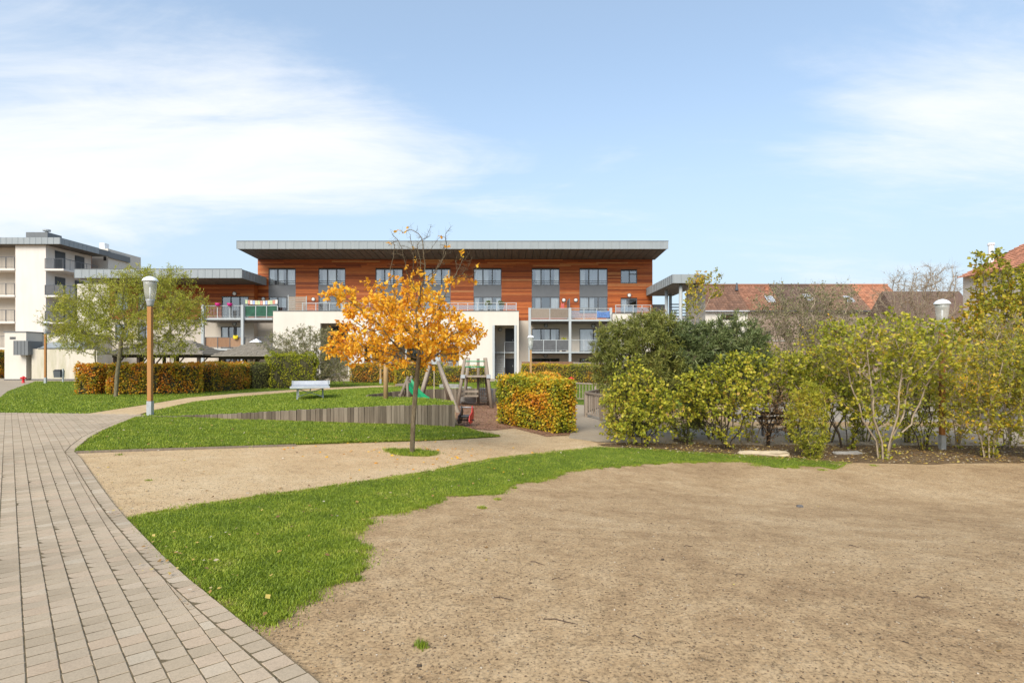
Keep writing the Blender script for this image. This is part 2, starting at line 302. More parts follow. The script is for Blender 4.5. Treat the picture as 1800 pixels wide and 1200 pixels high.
# ------------------------------------------------------------------ helpers
LOC = {}
def setp(o, label=None, cat=None, group=None, kind=None):
    if label: o['label'] = label
    if cat: o['category'] = cat
    if group: o['group'] = group
    if kind: o['kind'] = kind
    return o
def thing(name, label, cat, loc, group=None):
    o = bpy.data.objects.new(name, None); o.empty_display_size = 0.3; C.objects.link(o); o.location = loc; LOC[o.name] = Vector(loc)
    return setp(o, label, cat, group)
def mesh_np(name, V, T=None, Q=None, smooth=False):
    me = bpy.data.meshes.new(name); V = np.asarray(V, dtype=np.float32); me.vertices.add(len(V)); me.vertices.foreach_set('co', V.ravel())
    T = np.zeros((0, 3), np.int32) if T is None else np.asarray(T, np.int32); Q = np.zeros((0, 4), np.int32) if Q is None else np.asarray(Q, np.int32)
    nl = T.size + Q.size; me.loops.add(nl); me.loops.foreach_set('vertex_index', np.concatenate([T.ravel(), Q.ravel()]).astype(np.int32))
    me.polygons.add(len(T)+len(Q))
    st = np.concatenate([np.arange(len(T))*3, T.size + np.arange(len(Q))*4]).astype(np.int32); me.polygons.foreach_set('loop_start', st)
    if smooth: me.polygons.foreach_set('use_smooth', np.ones(len(T)+len(Q), bool))
    me.update(calc_edges=True); me.validate()
    return me
def link(name, me, mat, parent=None, loc=(0, 0, 0)):
    o = bpy.data.objects.new(name, me); C.objects.link(o)
    if mat: 
        if not me.materials: me.materials.append(M[mat])
    if parent is not None: o.parent = parent; LOC[o.name] = LOC[parent.name] + Vector(loc); o.location = loc
    else: o.location = loc; LOC[o.name] = Vector(loc)
    return o
def link_np(name, V, mat, parent=None, T=None, Q=None, smooth=False, loc=None):
    base = LOC[parent.name] if parent is not None else Vector(loc or (0, 0, 0))
    V = np.asarray(V, float) - np.array(base)
    return link(name, mesh_np(name, V, T, Q, smooth), mat, parent, (0, 0, 0) if parent is not None else base)
class MB:
    """collects solid pieces in world coordinates; build() links them as one mesh"""
    def __init__(s): s.v = []; s.f = []
    def poly(s, vs, fs):
        n = len(s.v); s.v += [tuple(p) for p in vs]; s.f += [tuple(i+n for i in f) for f in fs]; return s
    def box(s, x0, x1, y0, y1, z0, z1):
        if x1 < x0: x0, x1 = x1, x0
        if y1 < y0: y0, y1 = y1, y0
        if z1 < z0: z0, z1 = z1, z0
        return s.poly([(x0, y0, z0), (x1, y0, z0), (x1, y1, z0), (x0, y1, z0), (x0, y0, z1), (x1, y0, z1), (x1, y1, z1), (x0, y1, z1)],
                      [(0, 3, 2, 1), (4, 5, 6, 7), (0, 1, 5, 4), (1, 2, 6, 5), (2, 3, 7, 6), (3, 0, 4, 7)])
    def bar(s, p, q, w, h=None, up=(0, 0, 1)):
        p, q = Vector(p), Vector(q); h = h or w; d = (q-p).normalized(); u = Vector(up)
        if abs(d.dot(u)) > 0.95: u = Vector((1, 0, 0))
        a = d.cross(u).normalized()*w/2; b = a.cross(d).normalized()*h/2
        return s.poly([p-a-b, p+a-b, p+a+b, p-a+b, q-a-b, q+a-b, q+a+b, q-a+b], [(0, 1, 2, 3), (7, 6, 5, 4), (0, 4, 5, 1), (1, 5, 6, 2), (2, 6, 7, 3), (3, 7, 4, 0)])
    def tube(s, pts, rs, n=8, caps=True):
        pts = [Vector(p) for p in pts]
        if not isinstance(rs, (list, tuple)): rs = [rs]*len(pts)
        b = len(s.v); ref = None
        for i, p in enumerate(pts):
            d = (pts[min(i+1, len(pts)-1)]-pts[max(i-1, 0)]).normalized()
            if ref is None: ref = Vector((1, 0, 0)) if abs(d.x) < 0.8 else Vector((0, 1, 0))
            a = d.cross(ref).normalized(); c = d.cross(a).normalized(); ref = -c if False else ref
            for j in range(n):
                t = 2*math.pi*j/n; s.v.append(tuple(p + a*math.cos(t)*rs[i] + c*math.sin(t)*rs[i]))
        for i in range(len(pts)-1):
            for j in range(n):
                s.f.append((b+i*n+j, b+i*n+(j+1) % n, b+(i+1)*n+(j+1) % n, b+(i+1)*n+j))
        if caps: s.f.append(tuple(b+j for j in range(n))[::-1]); s.f.append(tuple(b+(len(pts)-1)*n+j for j in range(n)))
        return s
    def lathe(s, c, prof, n=20):
        return s.tube([(c[0], c[1], c[2]+z) for r, z in prof], [r for r, z in prof], n)
    def ball(s, c, r, n=10):
        return s.lathe(c, [(max(0.001, r*math.sin(math.pi*i/6)), -r*math.cos(math.pi*i/6)) for i in range(7)], n)
    def build(s, name, mat, parent=None, loc=None, smooth=False, bevel=0.0):
        base = LOC[parent.name] if parent is not None else Vector(loc or (0, 0, 0))
        me = bpy.data.meshes.new(name); me.from_pydata([(v[0]-base.x, v[1]-base.y, v[2]-base.z) for v in s.v], [], s.f); me.update()
        if smooth:
            me.polygons.foreach_set('use_smooth', [len(p.vertices) == 4 for p in me.polygons])
        o = link(name, me, mat, parent, (0, 0, 0) if parent is not None else base)
        if bevel:
            b = o.modifiers.new('bevel', 'BEVEL'); b.width = bevel; b.segments = 2; b.limit_method = 'ANGLE'
        return o
def part(name, mat, parent, fn, **k):
    m = MB(); fn(m); return m.build(name, mat, parent, **k)
def bx(name, mat, parent, *a, **k):
    return MB().box(*a).build(name, mat, parent, **k)

def sst(a, b, x):
    t = np.clip((np.asarray(x, float)-a)/(b-a), 0, 1); return t*t*(3-2*t)
def H(X, Y):
    """lie of the land: the paved side is level, the ground falls to the right and rises again toward the building"""
    return -0.92*(0.55*np.clip((np.asarray(X, float)+9)/17, 0, 1)+0.45*sst(-9, 8, X))*sst(2, 11, Y)*(1-0.85*sst(28, 42, Y))
def MOUND(X, Y):
    return 0.025 + 0.27*sst(-11, -2.5, X)*(1-sst(25, 35, Y)) - 0.14*sst(-4, 6, X)*sst(30, 38, Y)
def gp(px, py, zf=H):
    """where the line of sight through a photograph pixel meets the ground"""
    lo, hi = 1.5, 400.0
    for _ in range(50):
        y = 0.5*(lo+hi)
        if EYE-(py-HY)*y/F > float(zf((px-HX)*y/F, y)): lo = y
        else: hi = y
    return Vector(((px-HX)*y/F, y, float(zf((px-HX)*y/F, y))))
def fx(px, Y): return (px-HX)*Y/F
def fz(py, Y): return EYE+(HY-py)*Y/F
def PW(px, py, Y): return Vector((fx(px, Y), Y, fz(py, Y)))

def in_poly(P, poly):
    P = np.asarray(P, float); poly = np.asarray(poly, float); x, y = P[:, 0], P[:, 1]; r = np.zeros(len(P), bool)
    x0, y0 = poly[:, 0], poly[:, 1]; x1, y1 = np.roll(x0, -1), np.roll(y0, -1)
    for a, b, c, d in zip(x0, y0, x1, y1):
        if b == d: continue
        r ^= ((b > y) != (d > y)) & (x < (c-a)*(y-b)/(d-b)+a)
    return r
def seg_dist(P, poly, closed=True):
    P = np.asarray(P, float)[:, :2]; A = np.asarray(poly, float)[:, :2]; B = np.roll(A, -1, 0)
    if not closed: A, B = A[:-1], B[:-1]
    best = np.full(len(P), 1e9)
    for a, b in zip(A, B):
        d = b-a; t = np.clip(((P-a)@d)/max(d@d, 1e-9), 0, 1); best = np.minimum(best, np.linalg.norm(P-(a+t[:, None]*d), axis=1))
    return best
def resample(poly, step, closed=True, jit=0.0, seed=1, prop=0.0):
    """walk the outline; steps grow with distance from the camera, jit roughens the edge"""
    r = random.Random(seed); out = []; n = len(poly)
    for i in range(n if closed else n-1):
        a, b = Vector(poly[i][:2]), Vector(poly[(i+1) % n][:2]); L = (b-a).length
        st = max(step, prop*min(a.length, b.length)); kk = max(1, int(L/st)); nn = Vector((-(b-a).y, (b-a).x)).normalized() if L > 0 else Vector((0, 0))
        for j in range(kk):
            p = a.lerp(b, j/kk)
            if j or jit: p = p + nn*r.gauss(0, 1)*jit*min(1.0, st/0.1)
            out.append((p.x, p.y))
    if not closed: out.append(tuple(poly[-1][:2]))
    return out
def sheet(name, poly, mat, zf=H, off=0.01, step=0.3, jit=0.0, prop=0.03, seed=3, skirt=0.0, parent=None, inset=0.0):
    B = resample(poly, step, True, jit, seed, prop); Ba = np.array(B); B0 = Ba.copy()
    if inset:
        t = np.roll(Ba, -1, 0)-np.roll(Ba, 1, 0); nrm_ = np.stack([-t[:, 1], t[:, 0]], 1)/np.maximum(np.linalg.norm(t, axis=1, keepdims=True), 1e-6); c1 = Ba+nrm_*inset; c2 = Ba-nrm_*inset
        i1 = in_poly(c1, Ba); Ba = np.where(i1[:, None], c1, c2); ok = in_poly(Ba, B0) & (seg_dist(Ba, B0) > inset*0.7); Ba = Ba[ok]; B = [tuple(p) for p in Ba]
    x0, y0 = Ba.min(0); x1, y1 = Ba.max(0); pts = []
    y = y0+0.13
    while y < y1:
        s = max(step, prop*max(y, 1)*1.3); xs = np.arange(x0+0.11, x1, s); pts.append(np.stack([xs, np.full(len(xs), y)], 1)); y += s
    P = np.concatenate(pts) if pts else np.zeros((0, 2)); P = P[in_poly(P, Ba)]
    if len(P): P = P[seg_dist(P, Ba) > 0.04]
    n = len(B)
    vs, _, fs, *_ = delaunay_2d_cdt([Vector(b) for b in B]+[Vector(p) for p in P], [(i, (i+1) % n) for i in range(n)], [list(range(n))], 1, 1e-5)
    V2 = np.array([(v.x, v.y) for v in vs]); Z = zf(V2[:, 0], V2[:, 1])+off
    V = np.column_stack([V2, Z]).tolist(); Fc = [tuple(f) for f in fs]
    # make faces point up
    Fc = [f if ((V[f[1]][0]-V[f[0]][0])*(V[f[2]][1]-V[f[0]][1])-(V[f[1]][1]-V[f[0]][1])*(V[f[2]][0]-V[f[0]][0])) > 0 else f[::-1] for f in Fc]
    if skirt:
        b0 = len(V)
        for bxy in B: 
            z = float(zf(bxy[0], bxy[1]))+off; V.append((bxy[0], bxy[1], z)); V.append((bxy[0], bxy[1], z-skirt))
        for i in range(n):
            j = (i+1) % n; Fc.append((b0+2*i, b0+2*i+1, b0+2*j+1, b0+2*j))
    me = bpy.data.meshes.new(name); me.from_pydata(V, [], Fc); me.update()
    me.polygons.foreach_set('use_smooth', np.ones(len(me.polygons), bool))
    o = link(name, me, mat, parent); setp(o, kind='structure')
    return o, B0
def GPL(pts, zf=H): return [tuple(gp(x, y, zf)[:2]) for x, y in pts]
def scatter(poly, n, rng, bias=0.0):
    poly = np.asarray(poly); lo, hi = poly.min(0), poly.max(0); out = np.zeros((0, 2))
    while len(out) < n:
        P = lo+rng.random((n*2, 2))*(hi-lo)
        if bias: P = P[rng.random(len(P)) < np.clip(bias/np.maximum(np.hypot(P[:, 0], P[:, 1]), 0.1), 0, 1)**1.6]
        out = np.concatenate([out, P[in_poly(P, poly)]])
    return out[:n]

# ------------------------------------------------------------------ the ground
xs = np.concatenate([[-3000, -800, -250, -120, -80], np.arange(-60, 60.1, 0.6), [80, 120, 250, 800, 3000]])
ys = np.concatenate([[-600, -120, -30, -10], np.arange(-4, 76.1, 0.6), [90, 120, 200, 400, 1000, 3000]])
GX, GY = np.meshgrid(xs, ys); GZ = H(GX, GY); nx, ny = len(xs), len(ys)
idx = np.arange(nx*ny).reshape(ny, nx)
Qd = np.stack([idx[:-1, :-1], idx[:-1, 1:], idx[1:, 1:], idx[1:, :-1]], -1).reshape(-1, 4)
g = link_np('ground', np.column_stack([GX.ravel(), GY.ravel(), GZ.ravel()]), 'dirt', Q=Qd, smooth=True); setp(g, kind='structure')

EDGE_PX = [(610, 1250), (553, 1200), (497, 1155), (440, 1110), (385, 1066), (330, 1021), (285, 980), (247, 940), (220, 912), (198, 886), (176, 856), (158, 830), (143, 808), (131, 796),
           (140, 785), (158, 770), (180, 758), (206, 747), (232, 737), (262, 729.5)]
EDGE = GPL(EDGE_PX)
pave_poly = [tuple(EDGE[0])] + EDGE[1:] + GPL([(150, 728.5), (0, 727), (-160, 724)]) + [(-24, 14), (-9.0, 1.2), (-0.2, 1.2)]
pavement, _ = sheet('pavement', pave_poly, 'joint_sand', off=0.0270, step=0.25)
PS = 0.137; PD = np.array([-0.663, 0.749]); PP = np.array([0.749, 0.663])
def chamfer_block(poly2, zt, depth=0.05, ch=0.0045, jz=0.0):
    """a flat block with worn edges from a convex outline"""
    P = np.array(poly2); c = P.mean(0); n = len(P); L = np.linalg.norm(P-c, axis=1, keepdims=True); top = c+(P-c)*(1-ch/np.maximum(L, 0.02))
    V = [(p[0], p[1], zt) for p in top]+[(p[0], p[1], zt-ch*0.8) for p in P]+[(p[0], p[1], zt-depth) for p in P]
    Fc = [tuple(range(n))]
    for i in range(n):
        j = (i+1) % n; Fc += [(n+i, n+j, j, i), (2*n+i, 2*n+j, n+j, n+i)]
    return V, Fc
curve = [Vector(p) for p in resample(EDGE, 0.05, False)]
# inner line of the border course
def off_curve(c, d):
    out = []
    for i, p in enumerate(c):
        t = (c[min(i+2, len(c)-1)]-c[max(i-2, 0)]).normalized(); out.append(p + Vector((-t.y, t.x))*d)
    return out
inner = off_curve(curve, PS*1.02); inner_a = np.array([tuple(p) for p in inner])
inner_poly = [tuple(p) for p in inner[::3]] + pave_poly[len(EDGE):]
ip = np.array(inner_poly)
I, J = np.meshgrid(np.arange(-140, 60), np.arange(-10, 240)); I = I.ravel(); J = J.ravel()
CT = I[:, None]*PS*PP + (J[:, None]+0.5*(I[:, None] % 2))*PS*PD
lo, hi = ip.min(0)-0.3, ip.max(0)+0.3; keep = np.all((CT > lo) & (CT < hi), 1); CT = CT[keep]
hw = PS/2-0.0026; hd = PS/2-0.0062; quad = np.array([-PP*hw-PD*hd, PP*hw-PD*hd, PP*hw+PD*hd, -PP*hw+PD*hd])
corn = CT[:, None, :]+quad[None]; ins = in_poly(corn.reshape(-1, 2), ip).reshape(-1, 4); cnt = ins.sum(1)
blocks = []            # (outline, is_full_square, centre)
rp = random.Random(5)
for q, c4, ct in zip(corn[cnt > 0], cnt[cnt > 0], CT[cnt > 0]):
    if c4 == 4: blocks.append((q, True, ct, 0.0)); continue
    kk = int(np.argmin(((inner_a-ct)**2).sum(1)))
    if np.hypot(*(inner_a[kk]-ct)) > 0.25: blocks.append((q, True, ct, 0.0)); continue
    t = inner_a[min(kk+2, len(inner_a)-1)]-inner_a[max(kk-2, 0)]; nrm = np.array([-t[1], t[0]]); nrm /= np.linalg.norm(nrm); o_ = inner_a[kk]+nrm*0.004
    dd = (q-o_)@nrm; outp = []
    for i in range(4):
        j = (i+1) % 4
        if dd[i] >= 0: outp.append(q[i])
        if dd[i]*dd[j] < 0: outp.append(q[i]+(q[j]-q[i])*dd[i]/(dd[i]-dd[j]))
    if len(outp) >= 3 and np.ptp(np.array(outp), 0).min() > 0.015: blocks.append((np.array(outp), False, np.mean(outp, 0), 0.0))
# border course, laid along the curved edge
acc = 0.0; start = 0
L = [0.0]
for a, b in zip(curve[:-1], curve[1:]): L.append(L[-1]+(b-a).length)
L = np.array(L); ca = np.array([tuple(p) for p in curve])
def at_len(s): return np.array([np.interp(s, L, ca[:, 0]), np.interp(s, L, ca[:, 1])])
s = 0.0
while s+PS < L[-1]:
    m = at_len(s+PS/2); t = at_len(s+PS*0.9)-at_len(s+PS*0.1); t /= np.linalg.norm(t); nrm = np.array([-t[1], t[0]])
    q = np.array([m-t*hd+nrm*0.003, m-t*hd+nrm*(PS-.004), m+t*hd+nrm*(PS-.004), m+t*hd+nrm*0.003])[::-1]
    q = q if np.cross(q[1]-q[0], q[2]-q[1]) > 0 else q[::-1]
    blocks.append((q, False, q.mean(0), 1.0)); s += PS+0.002
blocks.sort(key=lambda b: np.hypot(*b[2]) if b[2][1] > 2.6 and abs(b[2][0]/b[2][1]) < 0.92 else 1000+np.hypot(*b[2]))
base_me = None; rest_v, rest_f = [], []; made = 0
for q, full, ct, brd in blocks:
    z = float(H(ct[0], ct[1]))+0.030+rp.gauss(0, 0.0005)
    if made < 300:
        if full:
            if base_me is None:
                V, Fc = chamfer_block(quad, 0.0); base_me = bpy.data.meshes.new('paver'); base_me.from_pydata(V, [], Fc); base_me.materials.append(M['paver'])
            me = base_me; ob = bpy.data.objects.new('paver', me); ob.location = (ct[0], ct[1], z); ob.rotation_euler = (rp.gauss(0, .003), rp.gauss(0, .003), rp.gauss(0, .010))
        else:
            V, Fc = chamfer_block(np.array(q)-ct, 0.0); me = bpy.data.meshes.new('paver'); me.from_pydata(V, [], Fc); me.materials.append(M['paver'])
            ob = bpy.data.objects.new('paver', me); ob.location = (ct[0], ct[1], z)
        C.objects.link(ob); ob.parent = pavement; made += 1
    else:
        a = rp.gauss(0, .010); R = np.array([[math.cos(a), -math.sin(a)], [math.sin(a), math.cos(a)]])
        V, Fc = chamfer_block((np.array(q)-ct)@R+ct, z); n0 = len(rest_v); rest_v += V; rest_f += [tuple(i+n0 for i in f) for f in Fc]
me = bpy.data.meshes.new('paver_field'); me.from_pydata(rest_v, [], rest_f); setp(link('paver_field', me, 'paver', pavement), kind='stuff')

# gravel path from the paving past the tree, forking to the playground and the ramp
gravel_poly = GPL([(131, 797), (250, 793), (400, 788), (600, 781), (760, 776), (880, 768), (862, 757), (905, 752), (960, 766), (1012, 768), (1048, 778), (1062, 787), (1000, 792), (860, 812), (700, 842), (560, 864), (400, 886), (300, 901), (222, 917), (197, 888), (175, 857), (157, 831), (142, 809)])
gravel, _ = sheet('gravel_path', gravel_poly, 'gravel', off=0.008, step=0.18, jit=0.012, seed=4)
back_path = GPL([(236, 731), (262, 723), (340, 706), (420, 697), (520, 688.5), (620, 682.5), (700, 679), (700, 676.5), (620, 679), (520, 684.5), (420, 691), (330, 699), (245, 713), (150, 727.6)], MOUND)
sheet('back_path', back_path, 'gravel', zf=MOUND, off=0.004, step=0.3, jit=0.01)
ramp_poly = GPL([(1000, 770), (1008, 742), (1010, 700), (1036, 696), (1052, 700), (1066, 742), (1130, 752), (1350, 752), (1900, 748), (2300, 752), (2300, 792), (1800, 784), (1400, 782), (1200, 780), (1050, 777)])
sheet('footpath', ramp_poly, 'path_concrete', off=0.012, step=0.4)
mulch_poly = GPL([(806, 752), (868, 757), (905, 753), (960, 768), (1003, 764), (1012, 735), (1010, 700), (860, 690), (770, 690), (690, 694), (640, 704), (700, 716), (800, 722)])
sheet('playground_bark', mulch_poly, 'mulch', off=0.016, step=0.25, jit=0.02)
bed_poly = GPL([(1048, 782), (1130, 776), (1300, 776), (1500, 776), (1700, 778), (1900, 780), (2250, 786), (2250, 822), (1900, 815), (1750, 814), (1600, 816), (1500, 813), (1400, 812), (1250, 800), (1120, 790)])
sheet('planting_bed', bed_poly, 'litter_soil', off=0.010, step=0.25, jit=0.04)
far_pave = GPL([(0, 699), (14, 688), (44, 677), (75, 670.5), (130, 669), (-100, 667), (-400, 668), (-400, 700)])
sheet('far_pavement', far_pave, 'path_concrete', off=0.02, step=0.8)
yard = [(-60, 41), (40, 41), (40, 75), (-60, 75)]
sheet('courtyard', yard, 'path_concrete', off=0.012, step=1.5)

# ------------------------------------------------------------------ lawns
LAWNS = {}
lawnE = GPL([(222, 915), (300, 897), (400, 882), (560, 860), (700, 838), (860, 808), (1000, 791), (1050, 786), (1130, 789), (1250, 797), (1400, 806), (1490, 814), (1470, 824), (1420, 818), (1370, 823), (1300, 811), (1180, 813), (1060, 822), (985, 831), (950, 846), (890, 853), (882, 868), (772, 873), (762, 886), (700, 901), (652, 911), (612, 950), (642, 966), (640, 982), (624, 1002), (604, 1022), (560, 1036), (520, 1064), (490, 1090), (445, 1104), (372, 1060), (302, 1006), (252, 965)])
lawnC = GPL([(133, 796), (160, 777), (205, 751), (240, 735.5), (420, 740), (640, 747), (800, 750.5), (815, 753), (850, 763), (878, 768), (760, 774), (600, 779), (400, 786), (250, 791)])
A_ = gp(242, 735.5); WB = gp(800, 752)
lawnB = [tuple(A_[:2])] + [(WB.x, WB.y)] + [(-1.9, 18.4), (-2.6, 19.6), (-3.6, 20.6), (-4.8, 21.4), (-5.7, 22.2), (-5.9, 23.4), (-5.3, 24.9), (-4.4, 26.0), (-3.2, 26.8), (-1.6, 27.2), (0.2, 27.2), (1.0, 28.5), (1.0, 43), (-11, 43), (-9.2, 36.0)] + GPL([(700, 679), (620, 682.5), (520, 688.5), (420, 697), (340, 706), (262, 723.5)], MOUND)
lawnA = GPL([(150, 727.3), (245, 712.5), (330, 698.5), (420, 690.5), (520, 684), (620, 678.6), (690, 676.5)], MOUND) + [(-9, 43), (-36, 43)] + GPL([(44, 677), (14, 688), (0, 699), (-30, 712), (-160, 718), (0, 726)])
lawnD = [(2.2, 29.5), (9, 29.5), (14, 34), (14, 45), (1.0, 45), (1.0, 28.5)]
ring = [(gp(723, 796).x+math.cos(a)*0.56*(1+0.12*math.sin(3*a)), gp(723, 796).y+math.sin(a)*0.42) for a in np.linspace(0, 2*math.pi, 18, endpoint=False)]
def lawnz(X, Y): return H(X, Y)
for nm, poly, zf, off, jit, sk in (('front', lawnE, H, 0.012, 0.025, 0.0), ('wedge', lawnC, H, 0.035, 0.008, 0.04), ('mound', lawnB, MOUND, 0.0, 0.0, 0.0), ('far', lawnA, H, 0.022, 0.01, 0.03), ('yard', lawnD, H, 0.03, 0, 0.04), ('tree_ring', ring, H, 0.014, 0.03, 0.0)):
    LAWNS[nm] = (sheet('lawn', poly, 'turf_soil', zf=zf, off=off, step=0.15 if nm in ('front', 'tree_ring') else 0.3, jit=jit, skirt=sk, inset=0.06 if nm in ('front', 'tree_ring') else 0.0), zf, off)

def blades(name, P, Z, hmin, hmax, wmin, wmax, seed, mat='grass'):
    r = np.random.default_rng(seed); n = len(P); h = hmin+(hmax-hmin)*r.random(n)**1.3; w = wmin+(wmax-wmin)*r.random(n)
    a = r.random(n)*2*np.pi; lean = r.normal(0, 0.45, (n, 2)); side = np.stack([np.cos(a), np.sin(a)], 1)
    b = np.column_stack([P, Z-0.004])
    V = np.zeros((n, 5, 3)); o3 = np.column_stack([side*w[:, None]/2, np.zeros(n)])
    mid = b+np.column_stack([lean*h[:, None]*0.35, h*0.6]); tip = b+np.column_stack([lean*h[:, None], h*np.clip(1-0.25*np.linalg.norm(lean, axis=1), 0.45, 1)])
    V[:, 0] = b-o3; V[:, 1] = b+o3; V[:, 2] = mid+o3*0.8; V[:, 3] = mid-o3*0.8; V[:, 4] = tip
    i = np.arange(n)[:, None]*5
    o = link_np(name, V.reshape(-1, 3), mat, T=np.concatenate([i+[0, 1, 2], i+[0, 2, 3], i+[3, 2, 4]]))
    return setp(o, kind='stuff')
rg = np.random.default_rng(11)
def grow_lawn(nm, n, hr, wr, seed, label, bias=0.0, edge=None):
    (ob, B), zf, off = LAWNS[nm]; P = scatter(B, n, rg, bias)
    if nm == 'front': d = seg_dist(P, B); P = P[rg.random(len(P)) < np.clip(0.30+d/0.14, 0, 1)]
    if edge:          # let the turf creep unevenly over its edge
        i = rg.integers(0, len(B), n//4); j = (i+1) % len(B); t = rg.random((len(i), 1)); Q2 = B[i]*(1-t)+B[j]*t; w = np.linalg.norm(B[i]-B[j], axis=1); Q2 = Q2[rg.random(len(i)) < np.clip(w*edge*2, 0, 1)]
        Q2 = Q2[(Q2@np.array([0.749, 0.663])) > -1.0e9]
        a = 0.5+0.5*np.sin(Q2[:, 0]*9+1.3*np.sin(Q2[:, 1]*7))*np.cos(Q2[:, 1]*11+Q2[:, 0]*3); Q2 = Q2+rg.normal(0, 1, Q2.shape)*(0.012+0.09*a[:, None]**2)*(0.5+rg.random((len(Q2), 1)))
        Q2 = Q2[~in_poly(Q2, np.array(pave_poly))]; P = np.concatenate([P, Q2])
    o = blades('lawn_grass', P, zf(P[:, 0], P[:, 1])+off, hr[0], hr[1], wr[0], wr[1], seed); o['label'] = label; o['category'] = 'grass'
grow_lawn('front', 120000, (0.012, 0.042), (0.004, 0.009), 1, 'green grass of the ragged strip between gravel and bare earth', 5.0, 6.0)
grow_lawn('wedge', 40000, (0.025, 0.055), (0.008, 0.016), 2, 'green grass of the wedge below the timber retaining wall', 11.0, 3.0)
grow_lawn('mound', 60000, (0.03, 0.065), (0.012, 0.03), 3, 'green grass on the raised lawn around the playground', 18.0)
grow_lawn('far', 55000, (0.03, 0.065), (0.014, 0.035), 4, 'green grass of the left lawn below the willow tree', 24.0)
grow_lawn('yard', 6000, (0.03, 0.06), (0.02, 0.04), 5, 'green grass strip behind the ramp railing', 0)
grow_lawn('tree_ring', 2200, (0.025, 0.07), (0.006, 0.012), 6, 'ring of grass round the foot of the orange tree', 0, 6.0)
# loose tufts that survive out on the bare earth
tp = []; er = GPL([(1470, 824), (1420, 818), (1370, 823), (1300, 811), (1180, 813), (1060, 822), (985, 831), (950, 846), (890, 853), (882, 868), (772, 873), (762, 886), (700, 901), (652, 911), (612, 950), (642, 966), (640, 982), (624, 1002), (604, 1022), (560, 1036), (520, 1064), (490, 1090), (445, 1104)]); er = np.array(resample(er, 0.06, False))
for i in rg.integers(0, len(er), 95):      # clumps that make the worn edge lumpy
    s_ = 0.012+0.035*rg.random(); tp.append(rg.normal(0, s_, (int(30+s_*2200), 2))+er[i]+rg.normal(0, 0.045, 2))
for (px, py, r_, n_) in ((848, 893, 0.05, 160), (875, 878, 0.05, 90), (740, 1136, 0.035, 110), (625, 1018, 0.06, 120), (905, 858, 0.05, 120), (1535, 818, 0.08, 120), (1395, 822, 0.12, 200), (1445, 826, 0.1, 160), (205, 905, 0.04, 40), (1330, 818, 0.15, 200), (210, 800, 0.05, 60), (262, 845, 0.05, 60)):
    c = gp(px, py); q = rg.normal(0, r_*0.55, (n_, 2))+np.array(c[:2]); tp.append(q)
tp = np.concatenate(tp); tp = tp[~in_poly(tp, np.array(pave_poly))]; o = blades('grass_tuft', tp, H(tp[:, 0], tp[:, 1])+0.004, 0.02, 0.05, 0.004, 0.009, 9); o['label'] = 'small loose tufts of grass on the bare earth'; o['category'] = 'grass'

# pebbles, twigs and crumbs of the bare earth and gravel
def pebbles(name, P, Z, s, seed, mat, label):
    r = np.random.default_rng(seed); n = len(P)
    O = np.array([(1, 0, 0), (0, 1, 0), (-1, 0, 0), (0, -1, 0), (0, 0, 1), (0, 0, -1)], float); Tt = np.array([(0, 1, 4), (1, 2, 4), (2, 3, 4), (3, 0, 4), (1, 0, 5), (2, 1, 5), (3, 2, 5), (0, 3, 5)])
    V = O[None]*(0.6+0.6*r.random((n, 6, 1)))*s[:, None, None]*np.array([1, 1, 0.6]); a = r.random(n)*6.28; ca_, sa_ = np.cos(a)[:, None], np.sin(a)[:, None]
    x = V[..., 0]*ca_-V[..., 1]*sa_; y = V[..., 0]*sa_+V[..., 1]*ca_; V = np.stack([x, y, V[..., 2]], -1)+np.column_stack([P, Z])[:, None, :]
    o = link_np(name, V.reshape(-1, 3), mat, T=(np.arange(n)[:, None, None]*6+Tt[None]).reshape(-1, 3)); setp(o, label, 'gravel', kind='stuff')
k = NT('pebble'); M['pebble'] = k.out(k.ramp(k.island(), [(0, (0.07, 0.048, 0.03)), (0.4, (0.19, 0.13, 0.075)), (0.75, (0.31, 0.225, 0.135)), (0.97, (0.40, 0.32, 0.22)), (1, (0.55, 0.48, 0.38))]), 0.9)
dirt_poly = [(-1.4, 2.2), (-0.7, 2.2), (4, 2.0), (16, 14), (10, 14), (3, 10), (0, 8.0), (-1.3, 5.6), (-2.0, 4.5), (-1.9, 3.9)]
P = scatter(dirt_poly, 26000, rg, 4.0); pebbles('dirt_pebbles', P, H(P[:, 0], P[:, 1])+0.001, 0.0025+0.0095*rg.random(len(P))**3, 21, 'pebble', 'loose crumbs and small stones on the bare earth')
P = scatter(dirt_poly, 130, rg, 6.0); pebbles('dirt_stones', P, H(P[:, 0], P[:, 1])+0.003, 0.008+0.014*rg.random(len(P))**2, 23, 'pebble', 'larger loose stones on the bare earth')
P = scatter(gravel_poly, 16000, rg, 8.0); pebbles('path_pebbles', P, H(P[:, 0], P[:, 1])+0.009, 0.003+0.006*rg.random(len(P))**2, 22, 'pebble', 'loose small stones of the gravel path')

